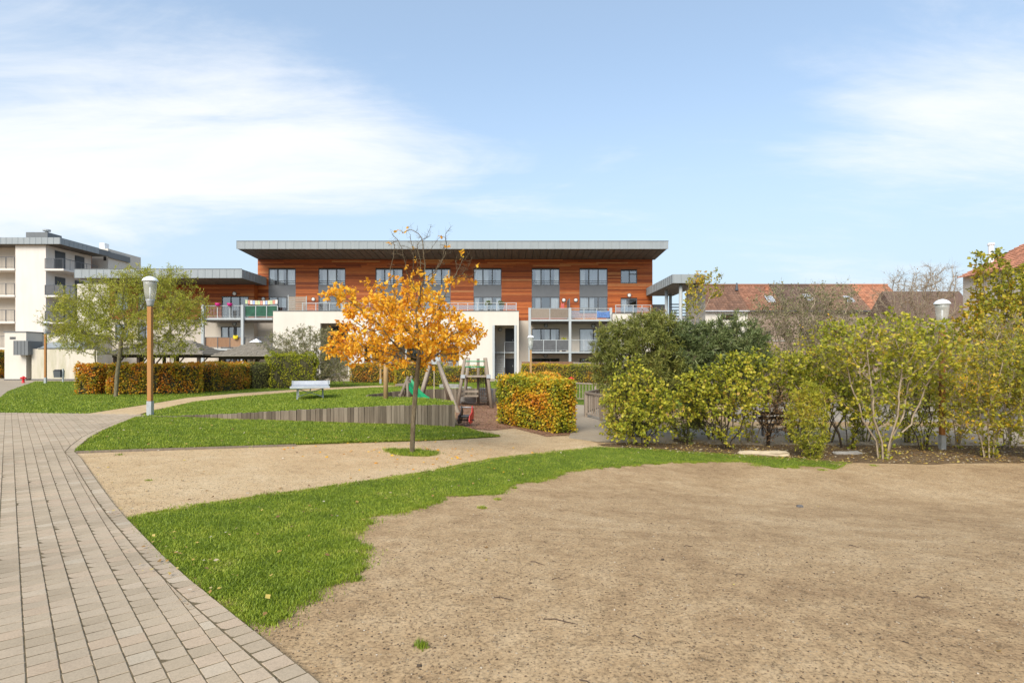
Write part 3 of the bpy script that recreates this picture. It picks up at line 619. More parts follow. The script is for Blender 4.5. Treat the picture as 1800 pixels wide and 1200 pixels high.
# ------------------------------------------------------------------ plants: branches grown toward points of the crown, leaves on the twigs
TEMPL = {'oval': (np.array([(0, 0, 0), (.30, .45, .07), (0, 1, -.05), (-.30, .45, .07)]), np.array([(0, 1, 2), (0, 2, 3)])),
         'oak': (np.array([(0, 0, 0), (.15, .30, .05), (.30, .62, .09), (.17, .88, .03), (0, 1, -.07), (-.17, .88, .03), (-.30, .62, .09), (-.15, .30, .05)]), np.array([(0, 1, 7), (1, 2, 7), (7, 2, 6), (2, 3, 6), (6, 3, 5), (3, 4, 5)])),
         'narrow': (np.array([(0, 0, 0), (.10, .45, .03), (0, 1, -.08), (-.10, .45, .03)]), np.array([(0, 1, 2), (0, 2, 3)])),
         'round': (np.array([(0, 0, 0), (.36, .30, .08), (.33, .68, .05), (0, 1, -.06), (-.33, .68, .05), (-.36, .30, .08)]), np.array([(0, 1, 2), (0, 2, 3), (0, 3, 4), (0, 4, 5)]))}
def norm(a): return a/np.maximum(np.linalg.norm(a, axis=-1, keepdims=True), 1e-9)
def leaf_mesh(pos, fwd, size, templ, rng, up=0.5):
    T, Fc = TEMPL[templ]; n = len(pos); f = norm(fwd); nr = norm(rng.normal(0, 1, (n, 3))+np.array([0, -0.25, up*2])); r = norm(np.cross(f, nr)); nn = np.cross(r, f)
    V = pos[:, None, :]+size[:, None, None]*(T[None, :, 0:1]*r[:, None, :]+T[None, :, 1:2]*f[:, None, :]+T[None, :, 2:3]*nn[:, None, :])
    return V.reshape(-1, 3), (np.arange(n)[:, None, None]*len(T)+Fc[None]).reshape(-1, 3)
def colonize(rng, A, nodes, parents, step, infl, kill, maxit=90, trop=(0, 0, 0.05), jit=0.12):
    N = [np.array(p, float) for p in nodes]; Pn = list(parents); A = np.asarray(A, float).copy(); arr = np.array(N)
    d = np.linalg.norm(A[:, None]-arr[None], axis=2); ni = d.argmin(1); nd = d.min(1); seen = set()
    for it in range(maxit):
        if len(A) == 0: break
        lim = infl if it > 4 else 1e9
        act = nd < lim
        if not act.any(): act = nd < nd.min()*1.3
        ids = ni[act]; uq, inv = np.unique(ids, return_inverse=True); arr = np.array(N)
        dirs = norm(A[act]-arr[ids]); sm = np.zeros((len(uq), 3)); np.add.at(sm, inv, dirs)
        sm = norm(norm(sm)+np.array(trop)+rng.normal(0, jit, sm.shape)); new = []
        for q, dv in zip(uq, sm):
            key = (int(q), tuple(np.round(dv*2.2).astype(int)))
            if key in seen: continue
            seen.add(key); N.append(N[q]+dv*step); Pn.append(int(q)); new.append(len(N)-1)
        if not new: 
            A = A[~act]; ni = ni[~act]; nd = nd[~act]
            continue
        na = np.array([N[i] for i in new]); d = np.linalg.norm(A[:, None]-na[None], axis=2); k = d.argmin(1); dm = d.min(1); up = dm < nd
        nd = np.where(up, dm, nd); ni = np.where(up, np.array(new)[k], ni); alive = nd > kill; A, ni, nd = A[alive], ni[alive], nd[alive]
        if len(N) > 5200: break
    return np.array(N), np.array(Pn)
def radii(Pn, r0, e, fixed=None):
    n = len(Pn); acc = np.zeros(n); r = np.zeros(n)
    for i in range(n-1, -1, -1):
        r[i] = r0 if acc[i] == 0 else acc[i]**(1/e)
        if Pn[i] >= 0: acc[Pn[i]] += r[i]**e
    return r
def branch_mesh(N, Pn, r, rmax=1e9):
    n = len(N); ch = [[] for _ in range(n)]; roots = []
    for i, p in enumerate(Pn): (ch[p].append(i) if p >= 0 else roots.append(i))
    V, Qs, nv = [], [], 0; stack = [(q, -1) for q in roots]
    while stack:
        i, p = stack.pop(); chain = [p] if p >= 0 else []; cur = i
        while True:
            chain.append(cur)
            if not ch[cur]: break
            kids = sorted(ch[cur], key=lambda c: -r[c]); stack += [(c, cur) for c in kids[1:]]; cur = kids[0]
        if len(chain) < 2: continue
        pts = N[chain]; rr = np.minimum(r[chain].copy(), rmax); 
        if p >= 0: rr[0] = min(rr[0], rr[1]*1.15)
        rr[-1] *= 0.55; m = len(pts); t = norm(np.gradient(pts, axis=0)); ref = np.where(np.abs(t[:, 2:3]) < 0.9, np.array([[0, 0, 1.0]]), np.array([[1.0, 0, 0]]))
        ref = np.broadcast_to(ref[0], t.shape) if m > 1 else ref
        a = norm(np.cross(t, ref)+1e-6); b = np.cross(t, a); k = 9 if rr.max() > 0.04 else (5 if rr.max() > 0.012 else 3)
        th = np.arange(k)*2*np.pi/k; ring = pts[:, None]+rr[:, None, None]*(np.cos(th)[None, :, None]*a[:, None]+np.sin(th)[None, :, None]*b[:, None])
        V.append(ring.reshape(-1, 3)); ii = np.arange(m-1)[:, None]*k; jj = np.arange(k)[None]
        Qs.append(np.stack([ii+jj, ii+(jj+1) % k, ii+k+(jj+1) % k, ii+k+jj], -1).reshape(-1, 4)+nv); nv += m*k
    return np.concatenate(V), np.concatenate(Qs)
def ellip(rng, n, c, r, shell=0.45, floor=None):
    P = norm(rng.normal(0, 1, (n*3, 3)))*(rng.random((n*3, 1))**shell); P = np.array(c)+P*np.array(r)
    if floor is not None: P = P[P[:, 2] > floor]
    return P[:n]
def plant(name, label, cat, base, stems, A, step, seed, bark, leaf, lt, lsize, per, spread, r0=0.004, e=2.35, infl=None, kill=None, trop=(0, 0, 0.05), twig=2.2, droop=0.15, leaf_p=None, group=None, crown='crown', extra=1, rmax=1e9, trunk='trunk', jit=0.12, up=0.5, ns=2, sl=.18, st_p=1.0):
    """stems: list of polylines from the ground; A: points the branches reach for; leaf_p(points) = share of twigs that kept leaves"""
    rng = np.random.default_rng(seed); nodes, par = [], []
    for st in stems:
        pts = [Vector(p) for p in st]; prev = -1; cur = pts[0]
        nodes.append(tuple(cur)); par.append(-1); prev = len(nodes)-1
        for p in pts[1:]:
            k = max(1, int((p-cur).length/step))
            for j in range(1, k+1): nodes.append(tuple(cur.lerp(p, j/k))); par.append(prev); prev = len(nodes)-1
            cur = p
    N, Pn = colonize(rng, A, nodes, par, step, infl or step*7, kill or step*1.9, trop=trop, jit=jit)
    r = radii(Pn, r0, e)
    root = thing(name, label, cat, base, group)
    V, Q = branch_mesh(N, Pn, r, rmax)
    # short sprigs on every twig carry the leaves
    tw = np.where((r < r0*twig) & (Pn >= 0))[0]; rep = np.repeat(tw, ns); t = rng.random(len(rep))[:, None]; s0 = N[rep]*(1-t)+N[Pn[rep]]*t
    sd_ = norm(norm(N[rep]-N[Pn[rep]])*0.55+rng.normal(0, 0.6, (len(rep), 3))+np.array([0, 0, 0.18])); L = sl*(0.4+0.8*rng.random(len(rep)))[:, None]; s1 = s0+sd_*L
    a = norm(np.cross(sd_, np.array([0.3, 0.2, 1.0])))*r0*0.55; b_ = np.cross(sd_, a); n = len(s0); nv = len(V)
    TV = np.stack([s0+a, s0-a*.5+b_*.87, s0-a*.5-b_*.87, s1+a*.4, s1-a*.2+b_*.35, s1-a*.2-b_*.35], 1).reshape(-1, 3); ii = nv+np.arange(n)[:, None]*6
    Q = np.concatenate([Q, ii+[0, 1, 4, 3], ii+[1, 2, 5, 4], ii+[2, 0, 3, 5]]); V = np.concatenate([V, TV])
    link_np(trunk, V, bark, root, Q=Q, smooth=True)
    if leaf:
        idx_ = np.arange(n)
        if leaf_p is not None: idx_ = idx_[rng.random(n) < leaf_p(s1)]
        rp_ = np.repeat(idx_, per); t = (0.25+0.75*rng.random(len(rp_)))[:, None]; pos = s0[rp_]*(1-t)+s1[rp_]*t+rng.normal(0, spread*.3, (len(rp_), 3))
        fwd = sd_[rp_]*0.7+rng.normal(0, 0.55, (len(rp_), 3))+np.array([0, 0, -droop])
        sz = lsize*(0.6+0.65*rng.random(len(rp_))); V, T = leaf_mesh(pos, fwd, sz, lt, rng, up)
        link_np(crown, V, leaf, root, T=T); print('PLANT', label[:40], 'nodes', len(N), 'twigs', len(tw), 'leaves', len(rp_))
    return root

def hedge(name, label, line, thick, z0f, height, seed, leaf, lsize, dens, group=None, rough=0.05, rnd_top=0.12, cat='hedge', holes=0.0):
    """clipped hedge along a line on the ground: woody inside, skin of leaves"""
    rng = np.random.default_rng(seed); pts = resample(line, 0.12, False); c = np.array(pts); m = len(c); t = norm(np.gradient(c, axis=0)); nrm = np.stack([-t[:, 1], t[:, 0]], 1)
    root = thing(name, label, cat, (c[m//2][0], c[m//2][1], float(z0f(*c[m//2]))), group)
    base = z0f(c[:, 0], c[:, 1])
    # cross-section ring (rounded box), inset for the woody core
    def section(ins):
        hw_ = thick/2-ins; h = height-ins; q = rnd_top
        return np.array([(-hw_*0.93, 0.05), (-hw_, height*0.35), (-hw_, h-q), (-hw_+q, h), (hw_-q, h), (hw_, h-q), (hw_, height*0.35), (hw_*0.93, 0.05)])
    se = section(0.10); kk = len(se); V = np.zeros((m, kk, 3)); ce = c.copy(); ce[0] += t[0]*0.10; ce[-1] -= t[-1]*0.10
    V[..., 0] = ce[:, 0:1]+nrm[:, 0:1]*se[None, :, 0]; V[..., 1] = ce[:, 1:2]+nrm[:, 1:2]*se[None, :, 0]; V[..., 2] = base[:, None]+se[None, :, 1]
    V += rng.normal(0, 0.025, V.shape); ii = np.arange(m-1)[:, None]*kk; jj = np.arange(kk-1)[None]
    Q = np.stack([ii+jj, ii+kk+jj, ii+kk+jj+1, ii+jj+1], -1).reshape(-1, 4); Vf = V.reshape(-1, 3)
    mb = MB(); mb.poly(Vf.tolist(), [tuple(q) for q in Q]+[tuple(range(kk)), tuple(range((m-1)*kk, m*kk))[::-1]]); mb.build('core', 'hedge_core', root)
    # stems showing at the foot
    sm = MB()
    for i in range(2, m-2, 3):
        for s in (-1, 1):
            p = c[i]+nrm[i]*s*(thick/2-0.09+rng.normal(0, 0.02)); z = float(base[i]); sm.tube([(p[0], p[1], z-0.03), (p[0]+rng.normal(0, .04), p[1]+rng.normal(0, .04), z+0.5)], [0.014, 0.009], 4)
    sm.build('stems', 'bark_black', root)['kind'] = 'stuff'
    L = np.linalg.norm(np.diff(c, axis=0), axis=1).sum(); per = 2*height+thick
    n = int(L*per*dens+2*thick*height*dens); u = rng.random(n)*(m-1); i0 = np.minimum(u.astype(int), m-2); fr = (u-i0)[:, None]
    P2 = c[i0]*(1-fr)+c[i0+1]*fr; nn = nrm[i0]; tt = t[i0]; b = base[i0]; w = rng.random(n)*per
    x = np.where(w < height, -thick/2, np.where(w < height+thick, w-height-thick/2, thick/2)); z = np.where(w < height, w, np.where(w < height+thick, height, per-w))
    out = np.where((w < height)[:, None], np.column_stack([-nn, np.zeros(n)]), np.where((w < height+thick)[:, None], np.array([[0, 0, 1.0]]), np.column_stack([nn, np.zeros(n)])))
    ne = int(2*thick*height*dens); e = rng.integers(0, 2, ne); x[:ne] = (rng.random(ne)-0.5)*thick; z[:ne] = rng.random(ne)*height
    P2[:ne] = np.where(e[:, None] == 0, c[0], c[-1]); nn[:ne] = np.where(e[:, None] == 0, nrm[0], nrm[-1]); out[:ne] = np.where(e[:, None] == 0, np.append(-t[0], 0), np.append(t[-1], 0)); b[:ne] = np.where(e == 0, base[0], base[-1])
    # soften the edges of the box and let the skin waver
    pos = np.column_stack([P2+nn*x[:, None], b+z]); ctr = np.column_stack([P2, b+height*0.5])
    edge = np.clip((z-(height-rnd_top))/rnd_top, 0, 1)*np.clip((np.abs(x)-(thick/2-rnd_top))/rnd_top, 0, 1)
    wav = rough*np.sin(pos[:, 0]*2.3+seed)*np.cos(pos[:, 1]*1.9+pos[:, 2]*2.7)+rough*0.6*np.sin(pos[:, 0]*6.1+pos[:, 2]*5.3)
    pos += out*(wav-rng.random(n)**2*0.10-edge*rnd_top*0.35+np.where(rng.random(n) < 0.03, 0.06, 0))[:, None]+rng.normal(0, 0.02, (n, 3))
    keep = np.ones(n, bool)
    if holes: keep &= (np.sin(pos[:, 0]*3.3+seed)*np.sin(pos[:, 2]*4.1)+rng.normal(0, 0.35, n)) < 1-holes
    keep &= rng.random(n) < np.clip(0.25+z/0.30, 0, 1)
    pos, out = pos[keep], out[keep]; fw = out*0.55+rng.normal(0, 0.6, pos.shape)+np.array([0, 0, -0.1]); sz = lsize*(0.65+0.6*rng.random(len(pos)))
    V, T = leaf_mesh(pos, fw, sz, 'round' if lsize*1000/c[:, 1].mean() > 3 else 'oval', rng, 0.3); link_np('foliage', V, leaf, root, T=T)
    return root

# ------------------------------------------------------------------ timber retaining walls: every plank a part
def plank_wall(name, label, line, zb, zt, wmin, wmax, th, seed, top_every=1):
    r = random.Random(seed); pts = [Vector(p) for p in line]; L = [0]
    for a, b in zip(pts[:-1], pts[1:]): L.append(L[-1]+(b-a).length)
    def at(s):
        for i in range(len(pts)-1):
            if s <= L[i+1] or i == len(pts)-2:
                f = (s-L[i])/(L[i+1]-L[i]); return pts[i].lerp(pts[i+1], f), (pts[i+1]-pts[i]).normalized()
    m = pts[len(pts)//2]; root = thing(name, label, 'retaining wall', (m.x, m.y, zb(m.x, m.y)))
    bk = MB(); n = Vector((0, 0))
    s = 0.0
    while s < L[-1]-0.02:
        w = min(r.uniform(wmin, wmax), L[-1]-s); p, d = at(s+w/2); nn = Vector((d.y, -d.x)); z0 = float(zb(p.x, p.y))-0.12; z1 = float(zt(p.x, p.y))+r.gauss(0, 0.006)
        o_ = r.gauss(0, 0.006); h = max(0.05, z1-z0)
        V = []
        for zz, ch in ((0, 0), (h-0.008, 0), (h, 0.006)):
            for a, b in ((-1, -1), (1, -1), (1, 1), (-1, 1)): V.append((a*(w/2-0.004-ch), b*(th/2-ch), zz))
        me = bpy.data.meshes.new('plank'); me.from_pydata(V, [], [(3, 2, 1, 0), (8, 9, 10, 11)]+[(k*4+i, k*4+(i+1) % 4, k*4+4+(i+1) % 4, k*4+4+i) for k in (0, 1) for i in range(4)]); me.materials.append(M['plank_grey'])
        ob = bpy.data.objects.new('plank', me); C.objects.link(ob); ob.parent = root
        ob.location = Vector((p.x+nn.x*o_, p.y+nn.y*o_, z0))-LOC[root.name]; ob.rotation_euler = (r.gauss(0, .008), r.gauss(0, .006), math.atan2(d.y, d.x))
        s += w
    return root
fw = [tuple(A_[:2]), (WB.x, WB.y)]
plank_wall('retaining_wall', 'long weathered timber plank wall holding up the lawn, nearest the tree', fw, H, lambda x, y: max(float(MOUND(x, y))+0.015, float(H(x, y))+0.06), 0.08, 0.15, 0.06, 3)
lip = [(WB.x-.05, WB.y+.06), (-2.15, 18.4), (-2.7, 19.6), (-3.6, 20.6), (-4.8, 21.4), (-5.7, 22.2), (-5.9, 23.4), (-5.3, 24.9), (-4.4, 26.0), (-3.2, 26.8), (-1.6, 27.2), (0.2, 27.2)]
plank_wall('retaining_wall', 'curved pale timber plank wall round the back of the playground', lip, H, lambda x, y: float(MOUND(x, y))+0.012, 0.10, 0.17, 0.06, 5)
# thin board edging where gravel meets the wedge of lawn
e = GPL([(133, 797.5), (250, 793.5), (400, 788.5), (520, 784.5)]); mb = MB()
for a, b in zip(e[:-1], e[1:]): mb.bar((a[0], a[1], float(H(*a))+0.012), (b[0], b[1], float(H(*b))+0.012), 0.03, 0.08)
setp(mb.build('edging_board', 'timber_grey', loc=(e[0][0], e[0][1], 0)), 'thin grey timber edging between lawn wedge and gravel', 'edging')

# ------------------------------------------------------------------ park lamps
def lamp(px, py, label, h=4.1, zf=H, wood='timber_orange', pos=None, sc=1.0):
    p = pos or gp(px, py, zf); r = thing('park_lamp', label, 'street lamp', tuple(p), 'wooden park lamps'); x, y, z = p; s = sc
    part('base_sleeve', 'lamp_metal', r, lambda m: m.box(x-.068*s, x+.068*s, y-.068*s, y+.068*s, z-.1, z+.42))
    part('pole', wood, r, lambda m: m.box(x-.06*s, x+.06*s, y-.06*s, y+.06*s, z+.42, z+h-.88*s), bevel=0.012)
    zt = z+h-.88*s
    part('collar', 'lamp_metal', r, lambda m: m.lathe((x, y, zt), [(.075*s, 0), (.085*s, .05*s), (.115*s, .18*s), (.12*s, .20*s)], 20), smooth=True)
    part('lantern', 'lamp_glass', r, lambda m: m.lathe((x, y, zt+.20*s), [(.118*s, 0), (.15*s, .2*s), (.172*s, .42*s), (.18*s, .55*s)], 24), smooth=True)
    part('lamp_tube', 'lamp_white', r, lambda m: m.lathe((x, y, zt+.15*s), [(.026*s, 0), (.026*s, .6*s)], 12), smooth=True)
    part('reflector', 'lamp_metal', r, lambda m: m.lathe((x, y, zt+.70*s), [(.05*s, -.12*s), (.165*s, .03*s)], 20), smooth=True)
    part('hood', 'lamp_white', r, lambda m: m.lathe((x, y, zt+.735*s), [(.20*s, -.012), (.212*s, 0.0), (.20*s, .03*s), (.16*s, .085*s), (.09*s, .125*s), (.03*s, .143*s), (.002, .145*s)], 28), smooth=True)
    return r
lamp(264, 730, 'wooden park lamp standing between the paving and the left lawn', 4.05, MOUND)
lamp(80, 674, 'wooden park lamp in front of the low utility building', 4.3)
lamp(1656, 790, 'wooden park lamp among the shrubs on the right', 4.3)
lamp(0, 0, 'wooden park lamp rising behind the square-cut hedge before the stair', 4.1, pos=Vector((fx(933, 34), 34, fz(589, 34)-4.1)), wood='timber_tan')
lamp(0, 0, 'park lamp half hidden by the orange crown, grey sleeve at its foot', 4.0, pos=Vector((fx(669, 38), 38, fz(677, 38))), wood='timber_tan')

# ------------------------------------------------------------------ playground
rootp = gp(678, 701, lambda x, y: MOUND(x, y)); r = thing('timber_post', 'thick plain timber post at the left end of the playground', 'post', tuple(rootp))
part('shaft', 'timber_tan', r, lambda m: m.tube([(rootp.x, rootp.y, rootp.z-.2), (rootp.x+.01, rootp.y, rootp.z+2.6)], [.085, .08], 12), smooth=True)
part('cap', 'galvanised', r, lambda m: m.lathe((rootp.x+.01, rootp.y, rootp.z+2.6), [(.088, 0), (.085, .03), (.01, .05)], 12), smooth=True)

sl_y = 22.6; r = thing('slide', 'green plastic slide on timber poles in the playground', 'slide', (fx(725, sl_y), sl_y, float(H(fx(725, sl_y), sl_y))))
a, b = PW(718, 673, sl_y), PW(752, 708, sl_y-.5); n_ = 14
V, Fc = [], []
for i in range(n_+1):
    t = i/n_; zz = a.z*(1-t)+b.z*t-0.10*math.sin(math.pi*t)*(1 if t < .9 else .8); c0 = a.lerp(b, t); c0.z = zz
    for (w, h) in ((-.30, .16), (-.26, .16), (-.22, 0), (.22, 0), (.26, .16), (.30, .16), (.30, -.05), (-.30, -.05)): V.append((c0.x+w*0.28, c0.y+w, c0.z+h))
for i in range(n_):
    for j in range(8): Fc.append((i*8+j, i*8+(j+1) % 8, i*8+8+(j+1) % 8, i*8+8+j))
Fc += [tuple(range(8))[::-1], tuple(range(n_*8, n_*8+8))]
MB().poly(V, Fc).build('chute', 'green_plastic', r)
zf_ = float(H(a.x, sl_y))
for dy in (-.42, .42):
    part('pole', 'timber_grey', r, lambda m: m.tube([PW(701, 700, sl_y)+Vector((0, dy, -.25)), PW(721, 661, sl_y)+Vector((0, dy, 0))], .055, 8), smooth=True)
    part('pole', 'timber_grey', r, lambda m: m.tube([(a.x+.08, sl_y+dy, zf_-.1), (a.x+.02, sl_y+dy, a.z+.15)], .05, 8), smooth=True)
part('platform', 'timber_grey', r, lambda m: m.box(a.x-.45, a.x+.02, sl_y-.40, sl_y+.40, a.z-.10, a.z-.03))
for i in range(4):
    q = PW(701, 700, sl_y).lerp(PW(721, 661, sl_y), .2+.2*i); part('rung', 'timber_grey', r, lambda m: m.tube([q+Vector((0, -.42, 0)), q+Vector((0, .42, 0))], .025, 6))

ya = 23.8; ap = PW(764, 634, ya); fl = lambda x, y: float(H(x, y))
r = thing('rope_swing', 'timber tripod swing frame with grey plate and hanging rope', 'swing', (ap.x, ya, fl(ap.x, ya)))
for q, off in ((gp(807, 726), .12), (gp(794, 712), .10), (Vector((fx(733, 23), 23.0, 0)), -.12), (Vector((fx(738, 25.4), 25.4, 0)), -.10)):
    e_ = Vector((q.x, q.y, fl(q.x, q.y)-.1)); part('leg', 'timber_grey', r, lambda m: m.tube([ap+Vector((off*1.4, (q.y-ya)*.06, -.05)), e_], [.075, .085], 10), smooth=True)
part('bracket', 'galvanised', r, lambda m: m.poly([ap+Vector(v) for v in ((-.26, -.1, -.14), (.26, -.1, -.14), (.15, -.1, .16), (-.15, -.1, .16), (-.26, .1, -.14), (.26, .1, -.14), (.15, .1, .16), (-.15, .1, .16))], [(0, 1, 2, 3), (7, 6, 5, 4), (0, 4, 5, 1), (1, 5, 6, 2), (2, 6, 7, 3), (3, 7, 4, 0)]))
part('bolt', 'black_plastic', r, lambda m: m.tube([ap+Vector((0, -.13, .02)), ap+Vector((0, -.08, .02))], .05, 12))
part('rope', 'stone_pale', r, lambda m: m.tube([ap+Vector((-.02, 0, -.1)), PW(763, 704, ya)], .022, 6))
part('seat', 'timber_grey', r, lambda m: m.lathe(PW(763, 706, ya), [(.17, 0), (.19, .03), (.17, .06)], 14))

yc = 24.8; X = lambda px: fx(px, yc); Z = lambda py: fz(py, yc); fz0 = fl(X(836), yc)
r = thing('playground_climber', 'timber climbing frame with green bars, platform and net', 'climbing frame', (X(836), yc, fz0))
for (xt, xb, dy) in ((818, 805, -.35), (854, 865, -.35), (822, 812, .9), (851, 859, .9)):
    part('post', 'timber_grey', r, lambda m: m.tube([(X(xt), yc+dy*.6, Z(629)), (X(xb), yc+dy, fz0-.1)], [.07, .08], 10), smooth=True)
part('post', 'timber_grey', r, lambda m: m.tube([(X(839), yc+.6, Z(630)), (X(839.5), yc+.6, fz0-.1)], .065, 10), smooth=True)
for py in (635, 644.5): part('bar', 'green_plastic', r, lambda m: m.tube([(X(816.5), yc-.24, Z(py)), (X(856), yc-.24, Z(py))], .022, 8), smooth=True)
part('platform', 'timber_grey', r, lambda m: m.box(X(814), X(861), yc-.25, yc+.7, Z(662.5), Z(660)))
for (px, dy) in ((815, -.31), (859.5, -.31)): part('bracket', 'galvanised', r, lambda m: m.box(X(px)-.09, X(px)+.09, yc+dy-.09, yc+dy+.09, Z(664), Z(658)))
for py, w in ((689, 811), (697, 809)): part('step', 'timber_grey', r, lambda m: m.box(X(w), X(841), yc-.1, yc+.25, Z(py), Z(py-3)))
def net(m):
    for i in range(5):
        x_ = X(844+i*4); m.tube([(x_, yc+.35, Z(662)), (x_+.06, yc+.05, Z(705))], .014, 4)
    for j in range(6): m.tube([(X(843), yc+.35-j*.06, Z(666+j*7.5)), (X(862), yc+.35-j*.06, Z(666+j*7.5))], .014, 4)
part('net', 'twig_dark', r, net)

# blocks of stone at the far side of the bark
def rock(name, label, c, s, mat, seed, rz=0.0, group=None):
    q = random.Random(seed); V, Fc = [], []; nx_, ny_ = 5, 4
    m = MB(); pts = {}
    me = bpy.data.meshes.new(name)
    import bmesh
    bm = bmesh.new(); bmesh.ops.create_cube(bm, size=1.0); bmesh.ops.subdivide_edges(bm, edges=bm.edges, cuts=3, use_grid_fill=True)
    for v in bm.verts:
        v.co = Vector((v.co.x*s[0], v.co.y*s[1], v.co.z*s[2])); k_ = 0.06*min(s)+0.02*max(s)
        L_ = sum(abs(v.co[i])/(s[i]/2) > .98 for i in range(3)); v.co *= (1-0.05*(L_ == 2)-0.10*(L_ == 3)); v.co += Vector((q.gauss(0, 1), q.gauss(0, 1), q.gauss(0, .6)))*k_*.35
    bm.to_mesh(me); bm.free(); o = link(name, me, mat, None, c); o.rotation_euler.z = rz
    return setp(o, label, 'stone', group)
rock('stone_block', 'low grey stone slab step left of the climbing frame, on the lawn', PW(790, 679, 28.5), (1.0, .6, .22), 'stone_grey', 1, .05)
rock('stone_block', 'grey stone slab step directly behind the swing leg, lower of two', PW(812, 683, 27.9), (1.0, .5, .2), 'stone_grey', 2, -.1)
rock('stone_block', 'rough stone block beneath the steps of the climbing frame', PW(822, 701, 25.6), (.75, .5, .35), 'stone_grey', 3, .2)
rock('stone_block', 'grey stone block behind the net of the climbing frame', PW(853, 694, 26.2), (.7, .6, .62), 'stone_grey', 4, .1)

# spring rider: coil, seat and two painted side panels
p = gp(819, 749); x, y, z = p; r = thing('spring_rider', 'red and black spring rider on the playground bark', 'spring rider', tuple(p)); r.rotation_euler.z = math.radians(-7)
co = [(x+.07*math.cos(t), y+.07*math.sin(t), z+.02+t/(2*math.pi)*.055) for t in np.linspace(0, 2*math.pi*4.2, 80)]
part('spring', 'steel_spring', r, lambda m: m.tube(co, .013, 6), smooth=True)
part('base_plate', 'black_plastic', r, lambda m: m.lathe((x, y, z-.02), [(.13, 0), (.13, .03), (.1, .045)], 16))
part('seat', 'black_plastic', r, lambda m: m.box(x-.13, x+.13, y-.18, y+.22, z+.27, z+.34), bevel=.02)
def panel(m, xo, k_):
    pr = [(-.36, .18), (-.22, .10), (.12, .10), (.30, .20), (.36, .42), (.26, .60), (.12, .62), (.08, .44), (-.10, .38), (-.30, .36)]
    n = len(pr); V = [(x+xo+s_*.014, y+q*k_, z+h) for s_ in (-1, 1) for q, h in pr]; m.poly(V, [tuple(range(n)), tuple(range(n, 2*n))[::-1]]+[(i, n+i, n+(i+1) % n, (i+1) % n) for i in range(n)])
part('side_panel', 'black_plastic', r, lambda m: panel(m, -.17, 1.0), bevel=.006)
part('side_panel', 'red_paint', r, lambda m: panel(m, .17, 1.0), bevel=.006)
part('handle', 'lamp_metal', r, lambda m: m.tube([(x-.22, y+.16, z+.57), (x+.22, y+.16, z+.57)], .016, 8), smooth=True)
part('footrest', 'black_plastic', r, lambda m: m.tube([(x-.26, y-.02, z+.2), (x+.26, y-.02, z+.2)], .018, 8), smooth=True)

# table tennis table of metal with its fixed metal net
p = gp(545, 702.5, MOUND); x, y, z = p; k_ = y/F; hw_ = 32*k_; zt = z+.52
r = thing('table_tennis_table', 'grey metal table tennis table on the raised lawn', 'table', tuple(p)); r.rotation_euler.z = math.radians(19)
part('top', 'table_metal', r, lambda m: m.box(x-hw_, x+hw_, y-.1, y+2.5, zt-.05, zt), bevel=.01)
part('rim', 'white_metal', r, lambda m: m.box(x-hw_-.02, x+hw_+.02, y-.14, y-.1, zt-.075, zt+.004))
part('net', 'white_metal', r, lambda m: m.box(x-hw_+.04, x+hw_+.05, y+1.19, y+1.21, zt+.012, zt+.17))
for sx_ in (-1, 1):
    part('net_post', 'lamp_metal', r, lambda m: m.box(x+sx_*(hw_-.02)-.02, x+sx_*(hw_-.02)+.02, y+1.17, y+1.23, zt, zt+.185))
    for yy in (.45, 2.0): part('leg', 'galvanised', r, lambda m: m.box(x+sx_*hw_*.68-.025, x+sx_*hw_*.68+.025, y+yy-.025, y+yy+.025, z-.08, zt-.05))
part('brace', 'galvanised', r, lambda m: m.bar((x-hw_*.66, y+.45, zt-.12), (x+hw_*.66, y+.45, z+.1), .03))
part('brace', 'galvanised', r, lambda m: m.bar((x+hw_*.66, y+.52, zt-.12), (x-hw_*.66, y+.52, z+.1), .03))
part('stretcher', 'galvanised', r, lambda m: m.bar((x, y+.45, zt-.2), (x, y+2.0, zt-.2), .035))

# wooden ramp railing beside the square hedge
c0, c1 = gp(1030, 733), gp(1057, 740); c2 = Vector((fx(1070, 29), 29, fl(fx(1070, 29), 29)))
r = thing('ramp_railing', 'weathered timber railing that turns a corner beside the ramp', 'railing', tuple(c0))
hr = 1.0
def rail_run(a, b, npost, sag=0):
    up = Vector((0, 0, 1))
    part('handrail', 'timber_grey', r, lambda m: m.bar(a+up*hr, b+up*hr, .11, .07))
    part('lower_rail', 'timber_grey', r, lambda m: m.bar(a+up*.18, b+up*.18, .05, .06))
    for i in range(npost):
        q = a.lerp(b, i/max(1, npost-1)); part('post', 'timber_grey', r, lambda m: m.box(q.x-.055, q.x+.055, q.y-.055, q.y+.055, q.z-.1, q.z+hr-.04))
    nb = int((b-a).length/.16)
    for i in range(1, nb):
        q = a.lerp(b, i/nb); part('baluster', 'timber_grey', r, lambda m: m.box(q.x-.016, q.x+.016, q.y-.016, q.y+.016, q.z+.15, q.z+hr-.03))
rail_run(c1, c0, 2); rail_run(c0+Vector((0, .12, 0)), c2, 4)
d0, d1 = Vector((fx(1008, 31), 31, 0)), Vector((fx(1085, 31), 31, 0)); d0.z, d1.z = fl(*d0[:2]), fl(*d1[:2])
r = thing('ramp_railing', 'straight grey timber railing behind the ramp, before the far lawn strip', 'railing', tuple(d0)); hr = 1.02; rail_run(d0, d1, 3)

